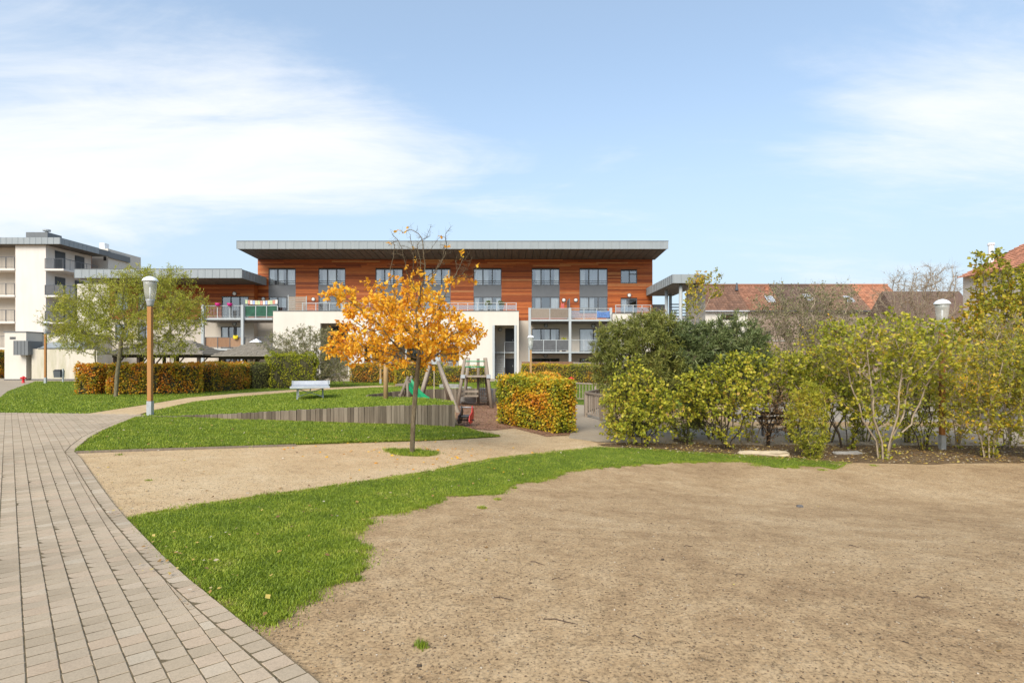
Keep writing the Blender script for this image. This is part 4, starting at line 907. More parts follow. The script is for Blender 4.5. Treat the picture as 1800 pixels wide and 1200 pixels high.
# hydrants, bin
def hydrant(px, py, label, pos=None):
    x, y, z = pos or gp(px, py); r = thing('fire_hydrant', label, 'hydrant', (x, y, z), 'red hydrants')
    part('barrel', 'red_paint', r, lambda m: m.lathe((x, y, z-.05), [(.10, 0), (.10, .12), (.075, .16), (.075, .38), (.11, .40), (.11, .46), (.07, .52), (.02, .55)], 14), smooth=True)
    part('outlet', 'red_paint', r, lambda m: m.tube([(x-.19, y, z+.36), (x+.19, y, z+.36)], .06, 10))
hydrant(41, 673.3, 'small red fire hydrant beside the far-left paving')
hydrant(0, 0, 'small red hydrant seen over the square-cut hedge', Vector((fx(1004, 36), 36, fz(676, 36))))
x, y, z = gp(106, 671.5); r = thing('litter_bin', 'dark grey litter bin on a post by the utility building', 'litter bin', (x, y, z))
part('post', 'galvanised', r, lambda m: m.box(x+.16, x+.24, y-.04, y+.04, z-.1, z+.98))
part('bucket', 'frame_dark', r, lambda m: m.poly([(x-.32, y-.2, z+.35), (x+.15, y-.2, z+.35), (x+.15, y-.22, z+.82), (x-.36, y-.22, z+.82), (x-.32, y+.2, z+.35), (x+.15, y+.2, z+.35), (x+.15, y+.22, z+.82), (x-.36, y+.22, z+.82)], [(0, 1, 2, 3), (7, 6, 5, 4), (0, 4, 5, 1), (1, 5, 6, 2), (2, 6, 7, 3), (3, 7, 4, 0)]))
part('lid', 'black_plastic', r, lambda m: m.poly([(x-.38, y-.24, z+.825), (x+.16, y-.24, z+.825), (x+.16, y+.24, z+.825), (x-.38, y+.24, z+.825), (x-.28, y-.16, z+.93), (x+.1, y-.16, z+.93), (x+.1, y+.16, z+.93), (x-.28, y+.16, z+.93)], [(3, 2, 1, 0), (4, 5, 6, 7), (0, 1, 5, 4), (1, 2, 6, 5), (2, 3, 7, 6), (3, 0, 4, 7)]))

# park bench on the footpath behind the shrubs
x, y, z = gp(1372, 768); r = thing('park_bench', 'dark slatted park bench behind the small bare shrub', 'bench', (x, y, z)); w = .62
for i in range(3): part('seat_slat', 'timber_dark', r, lambda m: m.box(x-w, x+w, y-.22+i*.14, y-.10+i*.14, z+.41, z+.45))
for i in range(2): part('back_slat', 'timber_dark', r, lambda m: m.box(x-w, x+w, y+.24+i*.03, y+.28+i*.03, z+.55+i*.16, z+.66+i*.16))
for s_ in (-1, 1):
    part('leg', 'frame_dark', r, lambda m: m.box(x+s_*w*.8-.03, x+s_*w*.8+.03, y-.2, y-.14, z-.05, z+.41)); part('leg', 'frame_dark', r, lambda m: m.bar((x+s_*w*.8, y+.2, z-.05), (x+s_*w*.8, y+.33, z+.85), .06))
# stones and log edging the bed
rock('stone_slab', 'long pale stone slab lying at the edge of the bed', gp(1343, 800)+Vector((0, .03, .03)), (1.28, .22, .15), 'stone_pale', 7, -.03)
rock('stone_slab', 'short grey stone slab half buried under the wide shrub', gp(1490, 798)+Vector((0, 0, .02)), (.75, .22, .1), 'stone_grey', 8, .03)
q0, q1 = gp(1184, 776), gp(1238, 781); setp(MB().tube([q0+Vector((0, 0, .05)), q0.lerp(q1, .5)+Vector((0, .02, .055)), q1+Vector((0, 0, .05))], [.055, .06, .05], 9).build('log', 'bark_brown', loc=tuple(q0), smooth=True), 'fallen log lying between the two front shrubs', 'log')

# ------------------------------------------------------------------ buildings
def holed(m, x0, x1, z0, z1, holes, y0, y1):
    """wall with rectangular openings, as butted blocks"""
    zs = sorted({z0, z1, *[min(max(h, z0), z1) for q in holes for h in q[2:]]})
    for a, b in zip(zs[:-1], zs[1:]):
        if b-a < 1e-4: continue
        iv = sorted((max(q[0], x0), min(q[1], x1)) for q in holes if q[2] < b-1e-4 and q[3] > a+1e-4 and q[1] > x0 and q[0] < x1); c = x0
        for p, q in iv:
            if p > c+1e-4: m.box(c, p, y0, y1, a, b)
            c = max(c, q)
        if c < x1-1e-4: m.box(c, x1, y0, y1, a, b)
def boards(m, x0, x1, z0, z1, holes, y0, th, hgt=0.135, seed=1):
    q = random.Random(seed); z = z0
    while z < z1-0.02:
        b = min(z+hgt, z1); iv = sorted((h[0], h[1]) for h in holes if h[2] < b-0.01 and h[3] > z+0.01 and h[1] > x0 and h[0] < x1); c = x0; spans = []
        for p, r_ in iv:
            if p > c+0.02: spans.append((c, p))
            c = max(c, r_)
        if c < x1-0.02: spans.append((c, x1))
        for p, r_ in spans:
            s = p
            while s < r_-0.01:
                e = min(r_, s+q.uniform(2.2, 4.6))
                if r_-e < 0.6: e = r_
                m.box(s+0.002, e-0.002, y0+q.gauss(0, .003), y0+th, z+0.008, b-0.004); s = e
        z += hgt
def window(root, x0, x1, z0, z1, Y, n=3, rail=True, cur='mix', seed=0, splits=None, panel=None, depth=0.36, transom=None):
    """frame with mullions, separate panes, curtains behind; Y is the face of the wall"""
    q = random.Random(seed); m = MB(); w = 0.07; yf = Y+0.03; yb = Y+0.13
    m.box(x0, x1, yf, yb, z0, z0+w); m.box(x0, x1, yf, yb, z1-w, z1); m.box(x0, x0+w, yf, yb, z0+w, z1-w); m.box(x1-w, x1, yf, yb, z0+w, z1-w)
    xs_ = splits or [x0+(x1-x0)*i/n for i in range(n+1)]
    for x in xs_[1:-1]: m.box(x-w*.7, x+w*.7, yf, yb, z0+w, z1-w)
    if transom: m.box(xs_[-2]+w*.7, x1-w, yf+.005, yb-.005, z0+(z1-z0)*transom-.04, z0+(z1-z0)*transom+.04)
    win = m.build('window', 'frame_dark', root)
    for i in range(len(xs_)-1):
        a, b = xs_[i]+w*.7, xs_[i+1]-w*.7
        MB().poly([(a, Y+.08, z0+w), (b, Y+.08, z0+w), (b, Y+.08, z1-w), (a, Y+.08, z1-w)], [(0, 1, 2, 3)]).build('pane', 'glass', win)
        c = {'all': 1, 'none': 0, 'mix': 1 if q.random() < .75 else 0}[cur]
        if c:
            cm = MB(); wv = 14; full = q.random() < .6; a2, b2 = (a-.03, b+.03) if full else ((a-.03, a+(b-a)*.6) if q.random() < .5 else (a+(b-a)*.4, b+.03)); V = []
            for j in range(wv+1): xx = a2+(b2-a2)*j/wv; yy = Y+.19+.025*math.sin(j*1.57+q.random()); V += [(xx, yy, z0+.03), (xx, yy, z1-.03)]
            cm.poly(V, [(2*j, 2*j+2, 2*j+3, 2*j+1) for j in range(wv)]).build('curtain', 'curtain', win)
    if rail:
        rm = MB(); h = z1-z0
        for t in (.15, .27): rm.box(x0+.02, x1-.02, Y-.03, Y+.0, z0+h*t-.018, z0+h*t+.018)
        rm.build('guard_rail', 'frame_dark', win)
    return win
def globe_light(root, x, z, Y, dark=False):
    o = part('wall_light', 'frame_dark', root, lambda m: m.tube([(x, Y-.06, z), (x, Y, z)], .20, 16)); part('diffuser', 'globe' if not dark else 'lamp_metal', o, lambda m: m.tube([(x, Y-.12, z), (x, Y-.061, z)], [.10, .155], 14))
def panels_x(root, x0, x1, y, z0, z1, w, mat='zinc', th=.04, seed=1):
    """standing-seam cladding: one sheet after another, a part each (front faces -Y)"""
    n = max(1, round((x1-x0)/w)); w = (x1-x0)/n; me = bpy.data.meshes.new('panel'); h = z1-z0
    mb = MB().box(-w/2+.006, w/2-.006, 0, th, 0, h).box(-w/2-.012, -w/2+.012, -.025, .02, .0, h-.003); me.from_pydata(mb.v, [], mb.f); me.materials.append(M[mat])
    for i in range(n):
        o = bpy.data.objects.new('panel', me); C.objects.link(o); o.parent = root; o.location = Vector((x0+w*(i+.5), y, z0))-LOC[root.name]
def panels_y(root, x, y0, y1, z0, z1, w, side=1, mat='zinc', th=.04, dz=0.0):
    n = max(1, round((y1-y0)/w)); w = (y1-y0)/n; me = bpy.data.meshes.new('panel'); h = z1-z0
    mb = MB().box(0, th, -w/2+.006, w/2-.006, 0, h).box(-.02*side if side > 0 else -.02, .02, -w/2-.012, -w/2+.012, 0, h-.003) if False else MB().box(0, th, -w/2+.006, w/2-.006, 0, h).box(-.025, th+.025, -w/2-.012, -w/2+.012, 0, h-.003)
    me.from_pydata(mb.v, [], mb.f); me.materials.append(M[mat])
    for i in range(n):
        o = bpy.data.objects.new('panel', me); C.objects.link(o); o.parent = root; o.location = Vector((x-(th if side < 0 else 0), y0+w*(i+.5), z0+dz*(i+.5)/n))-LOC[root.name]
def balcony_rail(root, x0, x1, Y, z, h=1.05, infill='bars', mat='galvanised', posts=3):
    m = MB(); m.box(x0, x1, Y-.025, Y+.025, z+h-.045, z+h); m.box(x0, x1, Y-.015, Y+.015, z+.10, z+.13)
    for i in range(posts+1): x = x0+.03+(x1-x0-.06)*i/posts; m.box(x-.03, x+.03, Y-.03, Y+.03, z, z+h-.046)
    if infill == 'bars':
        n = int((x1-x0)/.13)
        for i in range(n): x = x0+(i+.5)*(x1-x0)/n; m.box(x-.008, x+.008, Y-.008, Y+.008, z+.13, z+h-.045)
    if infill == 'wires':
        for t in (.3, .48, .66, .84): m.box(x0, x1, Y-.008, Y+.008, z+h*t-.008, z+h*t+.008)
    o = m.build('railing', mat, root)
    if infill in ('glass', 'grey_mesh', 'green_canvas', 'reed', 'reed_grey'):
        for i in range(posts):
            a = x0+.07+(x1-x0-.06)*i/posts; b = x0-.01+(x1-x0-.06)*(i+1)/posts; MB().box(a, b, Y-.012, Y+.012, z+.14, z+h-(.05 if infill != 'glass' else .2)).build('infill_panel', infill, o)
    return o

YB = 54.0; YW = 50.5; YR = 50.0
main = thing('apartment_building', 'long apartment building with orange cedar upper storeys and flat grey roof', 'building', (fx(800, YB), YB, 0))
B = lambda px: fx(px, YB); Bz = lambda py: fz(py, YB)
cols = [(472, 519.7), (559.6, 607.2), (660, 708), (743.7, 792), (832.5, 881.5), (934.7, 983.7), (1018.7, 1068)]
xL, xR, zW, zT = B(453), B(1147), 5.36, Bz(455.5)
holes = [(B(a), B(b), Bz(549), Bz(472.5)) for a, b in cols]+[(B(1091), B(1120), Bz(498), Bz(474.7)), (B(1091), B(1120), Bz(549), Bz(524.4))]
bm_ = MB(); boards(bm_, xL, xR, zW, zT, holes, YB, .12, seed=3); setp(bm_.build('cedar_boards', 'cedar', main), 'warm orange cedar boards with pale weathered patches', kind='stuff')
bx('batten_backing', 'timber_dark', main, xL+.01, xL+.10, YB+.125, YB+.6, zW, zT); bx('batten_backing', 'timber_dark', main, xR-.10, xR-.01, YB+.125, YB+.6, zW, zT)
def backing(m): holed(m, xL+.105, xR-.105, zW, zT, holes, YB+.125, YB+.30)
part('inner_wall', 'timber_dark', main, backing)
bx('interior', 'room_dark', main, xL+.12, xR-.12, YB+.75, YB+12, -.4, zT)
for i, (a, b) in enumerate(cols):
    window(main, B(a), B(b), Bz(501.5), Bz(472.5), YB, 3, True, 'all', i)
    window(main, B(a), B(b), Bz(549), Bz(521.5), YB, 3, i >= 5, 'mix', 20+i)
    bx('spandrel_panel', 'panel_grey', main, B(a), B(b), YB+.02, YB+.12, Bz(521.4), Bz(501.6))
window(main, B(1091), B(1120), Bz(498), Bz(474.7), YB, 2, False, 'none', 50, [B(1091), B(1106.5), B(1120)], transom=.7)
window(main, B(1091), B(1120), Bz(549), Bz(524.4), YB, 2, True, 'mix', 51)
# beige lower wall, openings for the flats below
low = [(934.7, 983.7, 618, 577.5), (1018.7, 1068, 618, 577.5), (934.7, 983.7, 660, 629.5), (1018.7, 1068, 660, 629.5), (888, 904, 618, 577), (888, 904, 663, 630), (580, 606, 618, 574), (640, 690, 660, 600), (720, 770, 660, 600)]
lh = [(B(a), B(b), Bz(c), Bz(d)) for a, b, c, d in low]
part('wall', 'plaster_beige', main, lambda m: holed(m, xL, xR, -.5, zW-.004, lh, YB+.02, YB+.30))
for i, (a, b, c, d) in enumerate(low):
    if i in (4, 5):
        dr = bx('door', 'door_black', main, B(a), B(b), YB+.12, YB+.2, Bz(c), Bz(d)); part('handle', 'lamp_metal', dr, lambda m: m.box(B(b)-.16, B(b)-.12, YB+.06, YB+.12, Bz(c)+1.0, Bz(c)+1.15))
    else: window(main, B(a), B(b), Bz(c), Bz(d), YB+.02, 3 if i != 1 else 2, False, 'all' if i == 1 else 'mix' if i == 0 else 'none', 60+i)
for px, py, dk in ((991, 527.5, 0), (1012, 527.5, 0), (1106, 519, 0), (551, 526, 0), (463, 525.5, 0), (959.5, 572, 1), (1043, 572.5, 1), (959, 625, 1)): globe_light(main, B(px), Bz(py), YB-.005, dk)
# roof: deep flat overhang, panelled fascia, ribbed soffit
rx0, rx1, rz0, rz1 = fx(416, YR), fx(1175, YR), fz(437.5, YR), fz(424, YR)
roof = part('roof', 'zinc_dark', main, lambda m: m.poly([(rx0+.05, YR+.05, rz0+.03), (rx1-.05, YR+.05, rz0+.03), (rx1-.05, YB+12.5, zT+.03), (rx0+.05, YB+12.5, zT+.03), (rx0+.05, YR+.05, rz1-.02), (rx1-.05, YR+.05, rz1-.02), (rx1-.05, YB+12.5, rz1-.3), (rx0+.05, YB+12.5, rz1-.3)], [(3, 2, 1, 0), (4, 5, 6, 7), (0, 1, 5, 4), (1, 2, 6, 5), (2, 3, 7, 6), (3, 0, 4, 7)]))
panels_x(roof, rx0, rx1, YR, rz0, rz1, .72)
bx('drip_edge', 'zinc_dark', roof, rx0-.02, rx1+.02, YR-.035, YR+.03, rz1+.003, rz1+.04)
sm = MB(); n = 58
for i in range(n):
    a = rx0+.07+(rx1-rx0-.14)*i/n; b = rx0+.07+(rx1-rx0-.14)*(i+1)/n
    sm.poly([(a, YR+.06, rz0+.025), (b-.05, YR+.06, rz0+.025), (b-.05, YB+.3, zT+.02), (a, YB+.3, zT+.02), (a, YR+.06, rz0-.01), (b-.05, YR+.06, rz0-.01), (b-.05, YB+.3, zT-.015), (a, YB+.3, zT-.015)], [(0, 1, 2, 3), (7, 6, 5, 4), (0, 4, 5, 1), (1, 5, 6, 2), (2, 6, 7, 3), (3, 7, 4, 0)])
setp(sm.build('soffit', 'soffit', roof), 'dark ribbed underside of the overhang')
# projecting white ground-floor block with terrace on top
w = lambda px: fx(px, YW); wz = lambda py: fz(py, YW)
bh = [(w(563), w(612), -1, wz(568)), (w(640), w(806), wz(655), wz(606)), (w(866), w(908.5), -1, wz(571.5))]
blk = part('front_block', 'plaster_white', main, lambda m: (holed(m, w(480), w(912), -.5, wz(547), bh, YW, YW+.3), m.box(w(480), w(912), YW+.302, YB-.01, wz(556), wz(550)), m.box(w(480), w(480)+.25, YW+.302, YB-.01, -.5, wz(556)-.002), m.box(w(612)+.002, w(612)+.2, YW+.302, YB-.01, -.5, wz(556)-.002), m.box(w(866)-.25, w(866)-.002, YW+.302, YB-.01, -.5, wz(556)-.002), m.box(w(911)-.2, w(911), YW+.302, YB-.01, wz(571.5), wz(556)-.002)))
setp(blk, 'cream rendered block projecting at ground floor')
bx('coping', 'zinc_dark', blk, w(479.5), w(912.5), YW-.04, YW+.34, wz(547)+.003, wz(547)+.06)
balcony_rail(main, w(770), w(908), YW+.16, wz(547)+.06, .72, 'glass', 'lamp_metal', posts=8)
balcony_rail(main, w(530), w(768), YW+.16, wz(547)+.06, .72, 'wires', posts=10)
scr = part('privacy_screen', 'timber_grey', main, lambda m: [m.box(w(503.5), w(504.5)+1.5, YW+.5+i*.0, YW+.55, wz(547)+.1+i*.16, wz(547)+.22+i*.16) for i in range(8)] and None)
part('screen_post', 'galvanised', scr, lambda m: (m.box(w(503.5)-.07, w(503.5)-.003, YW+.48, YW+.56, wz(547)+.06, wz(547)+1.5), m.box(w(504.5)+1.503, w(504.5)+1.57, YW+.48, YW+.56, wz(547)+.06, wz(547)+1.4)))
balcony_rail(main, w(642), w(804), YW+.15, wz(655), .95, 'bars', 'white_metal', 6)
for px in (867.5, 906): part('column', 'galvanised', main, lambda m: m.box(w(px)-.10, w(px)+.10, YW-.02, YW+.2, -.4, wz(571.5)-.003))
for px in (612, 651, 712, 772): part('column', 'galvanised', main, lambda m: m.box(w(px)-.07, w(px)+.07, YW+.32, YW+.46, -.4, wz(571)))
# stair climbing in the recess
zl = fz(618.5, YB-.2); sx0, sx1 = fx(870, 51.5), fx(886, 51.5); stair = MB(); ns = 15
for i in range(ns): yy = 51.0+i*.17; zz = (i+1)*zl/ns; stair.box(sx0, sx1, yy, yy+.20, zz-.05, zz)
stair = stair.build('stair', 'galvanised', main)
part('stringer', 'zinc_dark', stair, lambda m: (m.bar((sx0-.03, 50.95, .05), (sx0-.03, 53.6, zl), .05, .25), m.bar((sx1+.03, 50.95, .05), (sx1+.03, 53.6, zl), .05, .25)))
part('landing', 'galvanised', stair, lambda m: m.box(fx(870, 53), fx(906, 53), 53.0, YB+.01, zl-.12, zl))
part('handrail', 'galvanised', stair, lambda m: (m.bar((sx1+.03, 50.95, .95), (sx1+.03, 53.0, zl+.95), .05), m.bar((sx0-.03, 50.95, .95), (sx0-.03, 53.4, zl+.95), .05), m.box(fx(887, 53), fx(905, 53), 52.98, 53.02, zl+.9, zl+.95)))
bx('landing_panel', 'grey_mesh', stair, fx(888, 53), fx(904.5, 53), 52.99, 53.01, zl+.05, zl+.88)
globe_light(main, B(879), Bz(579), YB-.0, 1)
# the pair of stacked steel balconies
yc_ = 51.6; c = lambda px: fx(px, yc_); cz = lambda py: fz(py, yc_)
for px in (931, 1001.8, 1073.6): part('balcony_column', 'galvanised', main, lambda m: m.box(c(px)-.11, c(px)+.11, yc_-.11, yc_+.11, -.4, cz(541)))
for zt_, zb_ in ((561, 564.5), (618, 620.5)):
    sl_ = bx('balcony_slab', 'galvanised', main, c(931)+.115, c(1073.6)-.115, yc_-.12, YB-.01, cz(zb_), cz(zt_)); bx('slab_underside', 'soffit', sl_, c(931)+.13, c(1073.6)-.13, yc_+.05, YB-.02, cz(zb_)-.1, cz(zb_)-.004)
zu, zd = cz(561), cz(618)
balcony_rail(main, c(932.6), c(1000.4), yc_, zu, 1.0, 'reed_grey', posts=2); balcony_rail(main, c(1003.2), c(1072), yc_, zu, 1.0, 'glass', posts=3)
balcony_rail(main, c(932.6), c(1000.4), yc_, zd, 1.08, 'grey_mesh', posts=3); balcony_rail(main, c(1003.2), c(1072), yc_, zd, 1.08, 'wires', posts=3)
bx('divider_screen', 'panel_grey', main, c(1001.5)-.03, c(1001.5)+.03, yc_+.12, YB-.01, zu, zu+1.9)
# right-hand white block and its terrace
b2 = part('side_block', 'plaster_white', main, lambda m: m.box(w(1077), w(1166), YW, YB-.01, -.5, wz(551))); bx('coping', 'zinc_dark', b2, w(1076.6), w(1166.5), YW-.04, YW+.3, wz(551)+.003, wz(551)+.06)
balcony_rail(main, w(1082), w(1145), YW+.12, wz(551)+.06, .72, 'glass', posts=4)

# things that people keep on the balconies
def pot(x, y, z, label, s=1.0, leaf='leaf_olive', mat='terracotta', seed=1, top=.35):
    r = thing('potted_plant', label, 'plant', (x, y, z)); part('pot', mat, r, lambda m: m.lathe((x, y, z), [(.11*s, 0), (.15*s, .24*s), (.165*s, .24*s), (.165*s, .28*s)], 12)); q = np.random.default_rng(seed); n = 160
    P = ellip(q, n, (x, y, z+.28*s+top*.5), (.22*s, .22*s, top*.6)); V, T = leaf_mesh(P, P-np.array([x, y, z+.2]), np.full(len(P), .11*s), 'oval', q); link_np('foliage', V, leaf, r, T=T)
pot(w(858), YW+.5, wz(547)+.06, 'dark potted plant on the glass-railed terrace, left of two', 1.3, 'leaf_darkgreen', 'frame_dark', 1, .5); pot(w(881), YW+.5, wz(547)+.06, 'dark potted plant on the glass-railed terrace, right of two', 1.3, 'leaf_darkgreen', 'frame_dark', 2, .5)
pot(c(992), yc_+.5, zd+.0, 'yellowish potted plant on the lower balcony with grey panels', 1.6, 'leaf_yellowgreen', 'terracotta', 3, .7)
def drape(name, label, mat, x0, x1, Y, z0, z1, seed, cat):
    q = random.Random(seed); n = 12; mm = 6; V = []
    for i in range(n+1):
        for j in range(mm+1):
            t = i/n; V.append((x0+(x1-x0)*t, Y-.05-.05*math.sin(i*1.7+j*.6)-.02*j/mm, z0+(z1-z0)*j/mm*(1-.18*math.sin(math.pi*t))+q.gauss(0, .01)))
    Fc = [(i*(mm+1)+j, (i+1)*(mm+1)+j, (i+1)*(mm+1)+j+1, i*(mm+1)+j+1) for i in range(n) for j in range(mm)]; o = MB().poly(V, Fc).build(name, mat, loc=(x0, Y, z0), smooth=True); o.modifiers.new('s', 'SOLIDIFY').thickness = .02; setp(o, label, cat)
drape('blanket', 'blue patterned blanket hung over the right end of the upper balcony', 'blue_cloth', c(1049), c(1072), yc_-.05, zu+.1, zu+.75, 4, 'blanket')
drape('garment', 'pink garment hanging by the lights above the left upper balcony', 'pink_cloth', c(989), c(995), yc_+1.6, zu+.75, zu+1.7, 5, 'garment')
# reed fences in front of the ground-floor gardens
def fence(label, x0, x1, Y, z1, mat, seed):
    r = thing('reed_fence', label, 'fence', ((x0+x1)/2, Y, 0)); q = random.Random(seed); m = MB(); x = x0
    while x < x1: ww = q.uniform(.03, .06); m.box(x, x+ww-.004, Y+q.gauss(0, .01), Y+.05, -.3, z1+q.gauss(0, .015)); x += ww
    m.build('reeds', mat, r)['kind'] = 'stuff'
    for t in (0.02, .5, .98): part('post', 'timber_grey', r, lambda m: m.box(x0+(x1-x0)*t-.05, x0+(x1-x0)*t+.05, Y+.06, Y+.15, -.3, z1+.02))
fence('reddish brown reed fence below the balconies, next to the stair', fx(917, 49), fx(1006, 49), 49.0, fz(635.5, 49), 'reed', 1); fence('greyish reed fence below the right balcony', fx(1007, 49), fx(1100, 49), 49.0, fz(636.5, 49), 'reed_grey', 2)

# ------------------------------------------------------------------ left wing with its own lower roof
YL = 49.0; l = lambda px: fx(px, YL); wing = thing('apartment_wing', 'lower wing with grey roof behind the willow, balconies on steel columns', 'building', (l(300), 53, 0))
lz0, lz1 = fz(488.5, YL), fz(473, YL); yw = 53.2; v_ = lambda px: fx(px, yw); vz = lambda py: fz(py, yw)
wroof = bx('roof', 'zinc_dark', wing, l(131)+.05, l(424)-.05, YL+.05, 60, lz0+.02, lz1-.02)
panels_x(wroof, l(131), l(424), YL, lz0, lz1, .62); panels_y(wroof, l(424), YL+.02, YB-.05, lz0, lz1, .62, 1)
bx('drip_edge', 'zinc_dark', wroof, l(131)-.02, l(424)+.06, YL-.035, YL+.03, lz1+.003, lz1+.04)
sm = MB(); n = 22
for i in range(n): a = l(131)+.08+(l(424)-l(131)-.16)*i/n; b = a+(l(424)-l(131)-.16)/n-.05; sm.box(a, b, YL+.06, yw+.2, lz0-.02, lz0+.016)
sm.build('soffit', 'soffit', wroof)
wh = [(v_(389.5), v_(437), vz(560), vz(521))]
mb = MB(); boards(mb, v_(300), xL-.005, vz(561), lz0-.03, wh, yw, .12, seed=9); mb.build('cedar_boards', 'cedar', wing)['kind'] = 'stuff'
bx('interior', 'room_dark', wing, v_(131), xL-.02, yw+.7, 60, -.4, lz0)
wl_ = [(v_(388), v_(427), vz(612), vz(574)), (v_(395), v_(425), vz(655), vz(628))]
part('wall', 'plaster_beige', wing, lambda m: holed(m, v_(300), xL-.005, -.5, vz(561)-.004, wl_, yw+.02, yw+.3))
part('inner_wall', 'timber_dark', wing, lambda m: holed(m, v_(300), xL-.005, vz(561), lz0-.03, wh, yw+.125, yw+.3))
wl2 = [(v_(205+i*40), v_(228+i*40), vz(a), vz(b)) for i in range(2) for a, b in ((545, 515), (600, 570))]
part('side_wall', 'plaster_white', wing, lambda m: holed(m, v_(140), v_(196), -.5, lz0-.005, wl2, yw-.3, yw+.2))
part('side_wall', 'plaster_beige', wing, lambda m: holed(m, v_(196)+.004, v_(300)-.004, -.5, vz(561), wl2, yw-.2, yw+.2))
mb = MB(); boards(mb, v_(196)+.004, v_(300)-.004, vz(561)+.004, lz0-.03, wl2, yw-.2, .12, seed=19); mb.build('cedar_boards', 'cedar', wing)['kind'] = 'stuff'
for i, h in enumerate(wl2): window(wing, h[0], h[1], h[2], h[3], yw-.2, 2, False, 'mix', 90+i)
window(wing, *wh[0], yw, 3, False, 'none', 80); window(wing, *wl_[0], yw+.02, 3, False, 'all', 81); window(wing, *wl_[1], yw+.02, 2, False, 'none', 82)
bx('return_boards', 'cedar', wing, xL-.10, xL-.004, yw+.122, YB+.1, vz(561), lz0-.03); bx('return_wall', 'plaster_beige', wing, xL-.10, xL-.002, yw+.302, YB+.015, -.5, vz(561)-.004)
globe_light(wing, v_(412.5), vz(516), yw-.005); globe_light(wing, v_(412), vz(569), yw+.015, 1)
yb_ = 50.5; q_ = lambda px: fx(px, yb_); qz = lambda py: fz(py, yb_)
for px in (358, 427.5): part('balcony_column', 'galvanised', wing, lambda m: m.box(q_(px)-.11, q_(px)+.11, yb_-.22, yb_-.02, -.4, qz(536)))
for zt_, zb_ in ((558.5, 562), (612.5, 615.5)):
    sl_ = bx('balcony_slab', 'galvanised', wing, q_(350), q_(479), yb_-.01, yw-.31, qz(zb_), qz(zt_)); bx('slab_underside', 'soffit', sl_, q_(351), q_(478), yb_+.12, yw-.33, qz(zb_)-.12, qz(zb_)-.004)
zu2, zd2 = qz(558.5), qz(612.5)
balcony_rail(wing, q_(360), q_(426), yb_+.05, zu2, 1.1, 'bars', posts=3); balcony_rail(wing, q_(429.5), q_(488), yb_+.05, zu2, 1.1, 'green_canvas', posts=3)
balcony_rail(wing, q_(360), q_(426), yb_+.05, zd2, 1.02, 'reed', 'frame_dark', posts=3); balcony_rail(wing, q_(429.5), q_(478), yb_+.05, zd2, 1.02, 'bars', 'frame_dark', posts=2)
# flags on a line, flower baskets, planter
fl_ = thing('prayer_flags', 'string of small pastel flags above the green canvas balcony', 'flags', (q_(430), yb_, qz(526))); part('line', 'white_cloth', fl_, lambda m: m.tube([(q_(430)+(q_(488)-q_(430))*i/10, yb_, qz(526.5)-.1*math.sin(math.pi*i/10)) for i in range(11)], .008, 4))
fc = ['flag_green', 'flag_red', 'flag_white', 'flag_blue', 'flag_yellow']
for i in range(13):
    a = q_(431)+i*.222; s0 = qz(526.8)-.1*math.sin(math.pi*(i+.4)/13); V = [(a+t*.2, yb_+.02*math.sin(t*3+i+h), s0-h*.34) for h in (0, .5, 1) for t in (0, .5, 1)]
    o = MB().poly(V, [(r_*3+k_, r_*3+k_+1, r_*3+k_+4, r_*3+k_+3) for r_ in (0, 1) for k_ in (0, 1)]).build('flag', fc[i % 5], fl_)
for px, lb in ((383.5, 'left of two'), (404.5, 'right of two')):
    x_, z_ = q_(px), zu2+1.02; r = thing('flower_basket', 'magenta flower basket on the wing balcony rail, '+lb, 'flower basket', (x_, yb_-.06, z_), 'magenta flower baskets')
    part('basket', 'magenta', r, lambda m: m.lathe((x_, yb_-.06, z_), [(.12, 0), (.22, .14), (.24, .26), (.22, .27)], 14), smooth=True); part('hook', 'lamp_metal', r, lambda m: m.box(x_-.02, x_+.02, yb_-.06, yb_+.03, z_-.06, z_+.05))
x_, z_ = q_(415), zd2+.86; r = thing('planter', 'yellow crown-rimmed planter on the lower wing railing', 'planter', (x_, yb_-.08, z_))
def crown(m):
    n = 24; V = []
    for i in range(n):
        t = 2*math.pi*i/n; zz = .24+.07*(1 if i % 4 < 2 else -.4); V += [(x_+.17*math.cos(t), yb_-.1+.13*math.sin(t), z_), (x_+.24*math.cos(t), yb_-.1+.16*math.sin(t), z_+zz)]
    m.poly(V, [(2*i, 2*((i+1) % n), 2*((i+1) % n)+1, 2*i+1) for i in range(n)]+[tuple(2*i for i in range(n))[::-1]])
part('bowl', 'yellow_plastic', r, crown)

# ------------------------------------------------------------------ tall block at the far left
YT = 60.3; t_ = lambda px: fx(px, YT); tz = lambda py: fz(py, YT)
tow = thing('apartment_tower', 'pale four-storey apartment block with balconies at the far left', 'building', (t_(40), YT, 0))
zr0, zr1 = fz(429.5, 60), fz(418, 60); xs0, xs1, xe = -70, t_(27), t_(80.5)
part('wall', 'plaster_tower', tow, lambda m: m.box(xs1, xe, YT, YT+6.5, -.4, zr0+.02))
part('recess_wall', 'plaster_beige', tow, lambda m: m.box(xs0, xs1-.004, YT+1.5, YT+6, -.4, zr0+.02))
troof = bx('roof', 'zinc_dark', tow, xs0, fx(107, 60)-.05, 59.85, 67.5, zr0+.04, zr1-.02)
panels_x(troof, xs0, fx(107, 60), 59.8, zr0, zr1, .62); panels_y(troof, fx(107, 60), 59.83, 65.5, zr0, zr1, .62, 1)
bx('soffit', 'soffit', troof, xs0, fx(107, 60)-.06, 59.9, 66, zr0-.01, zr0+.035)
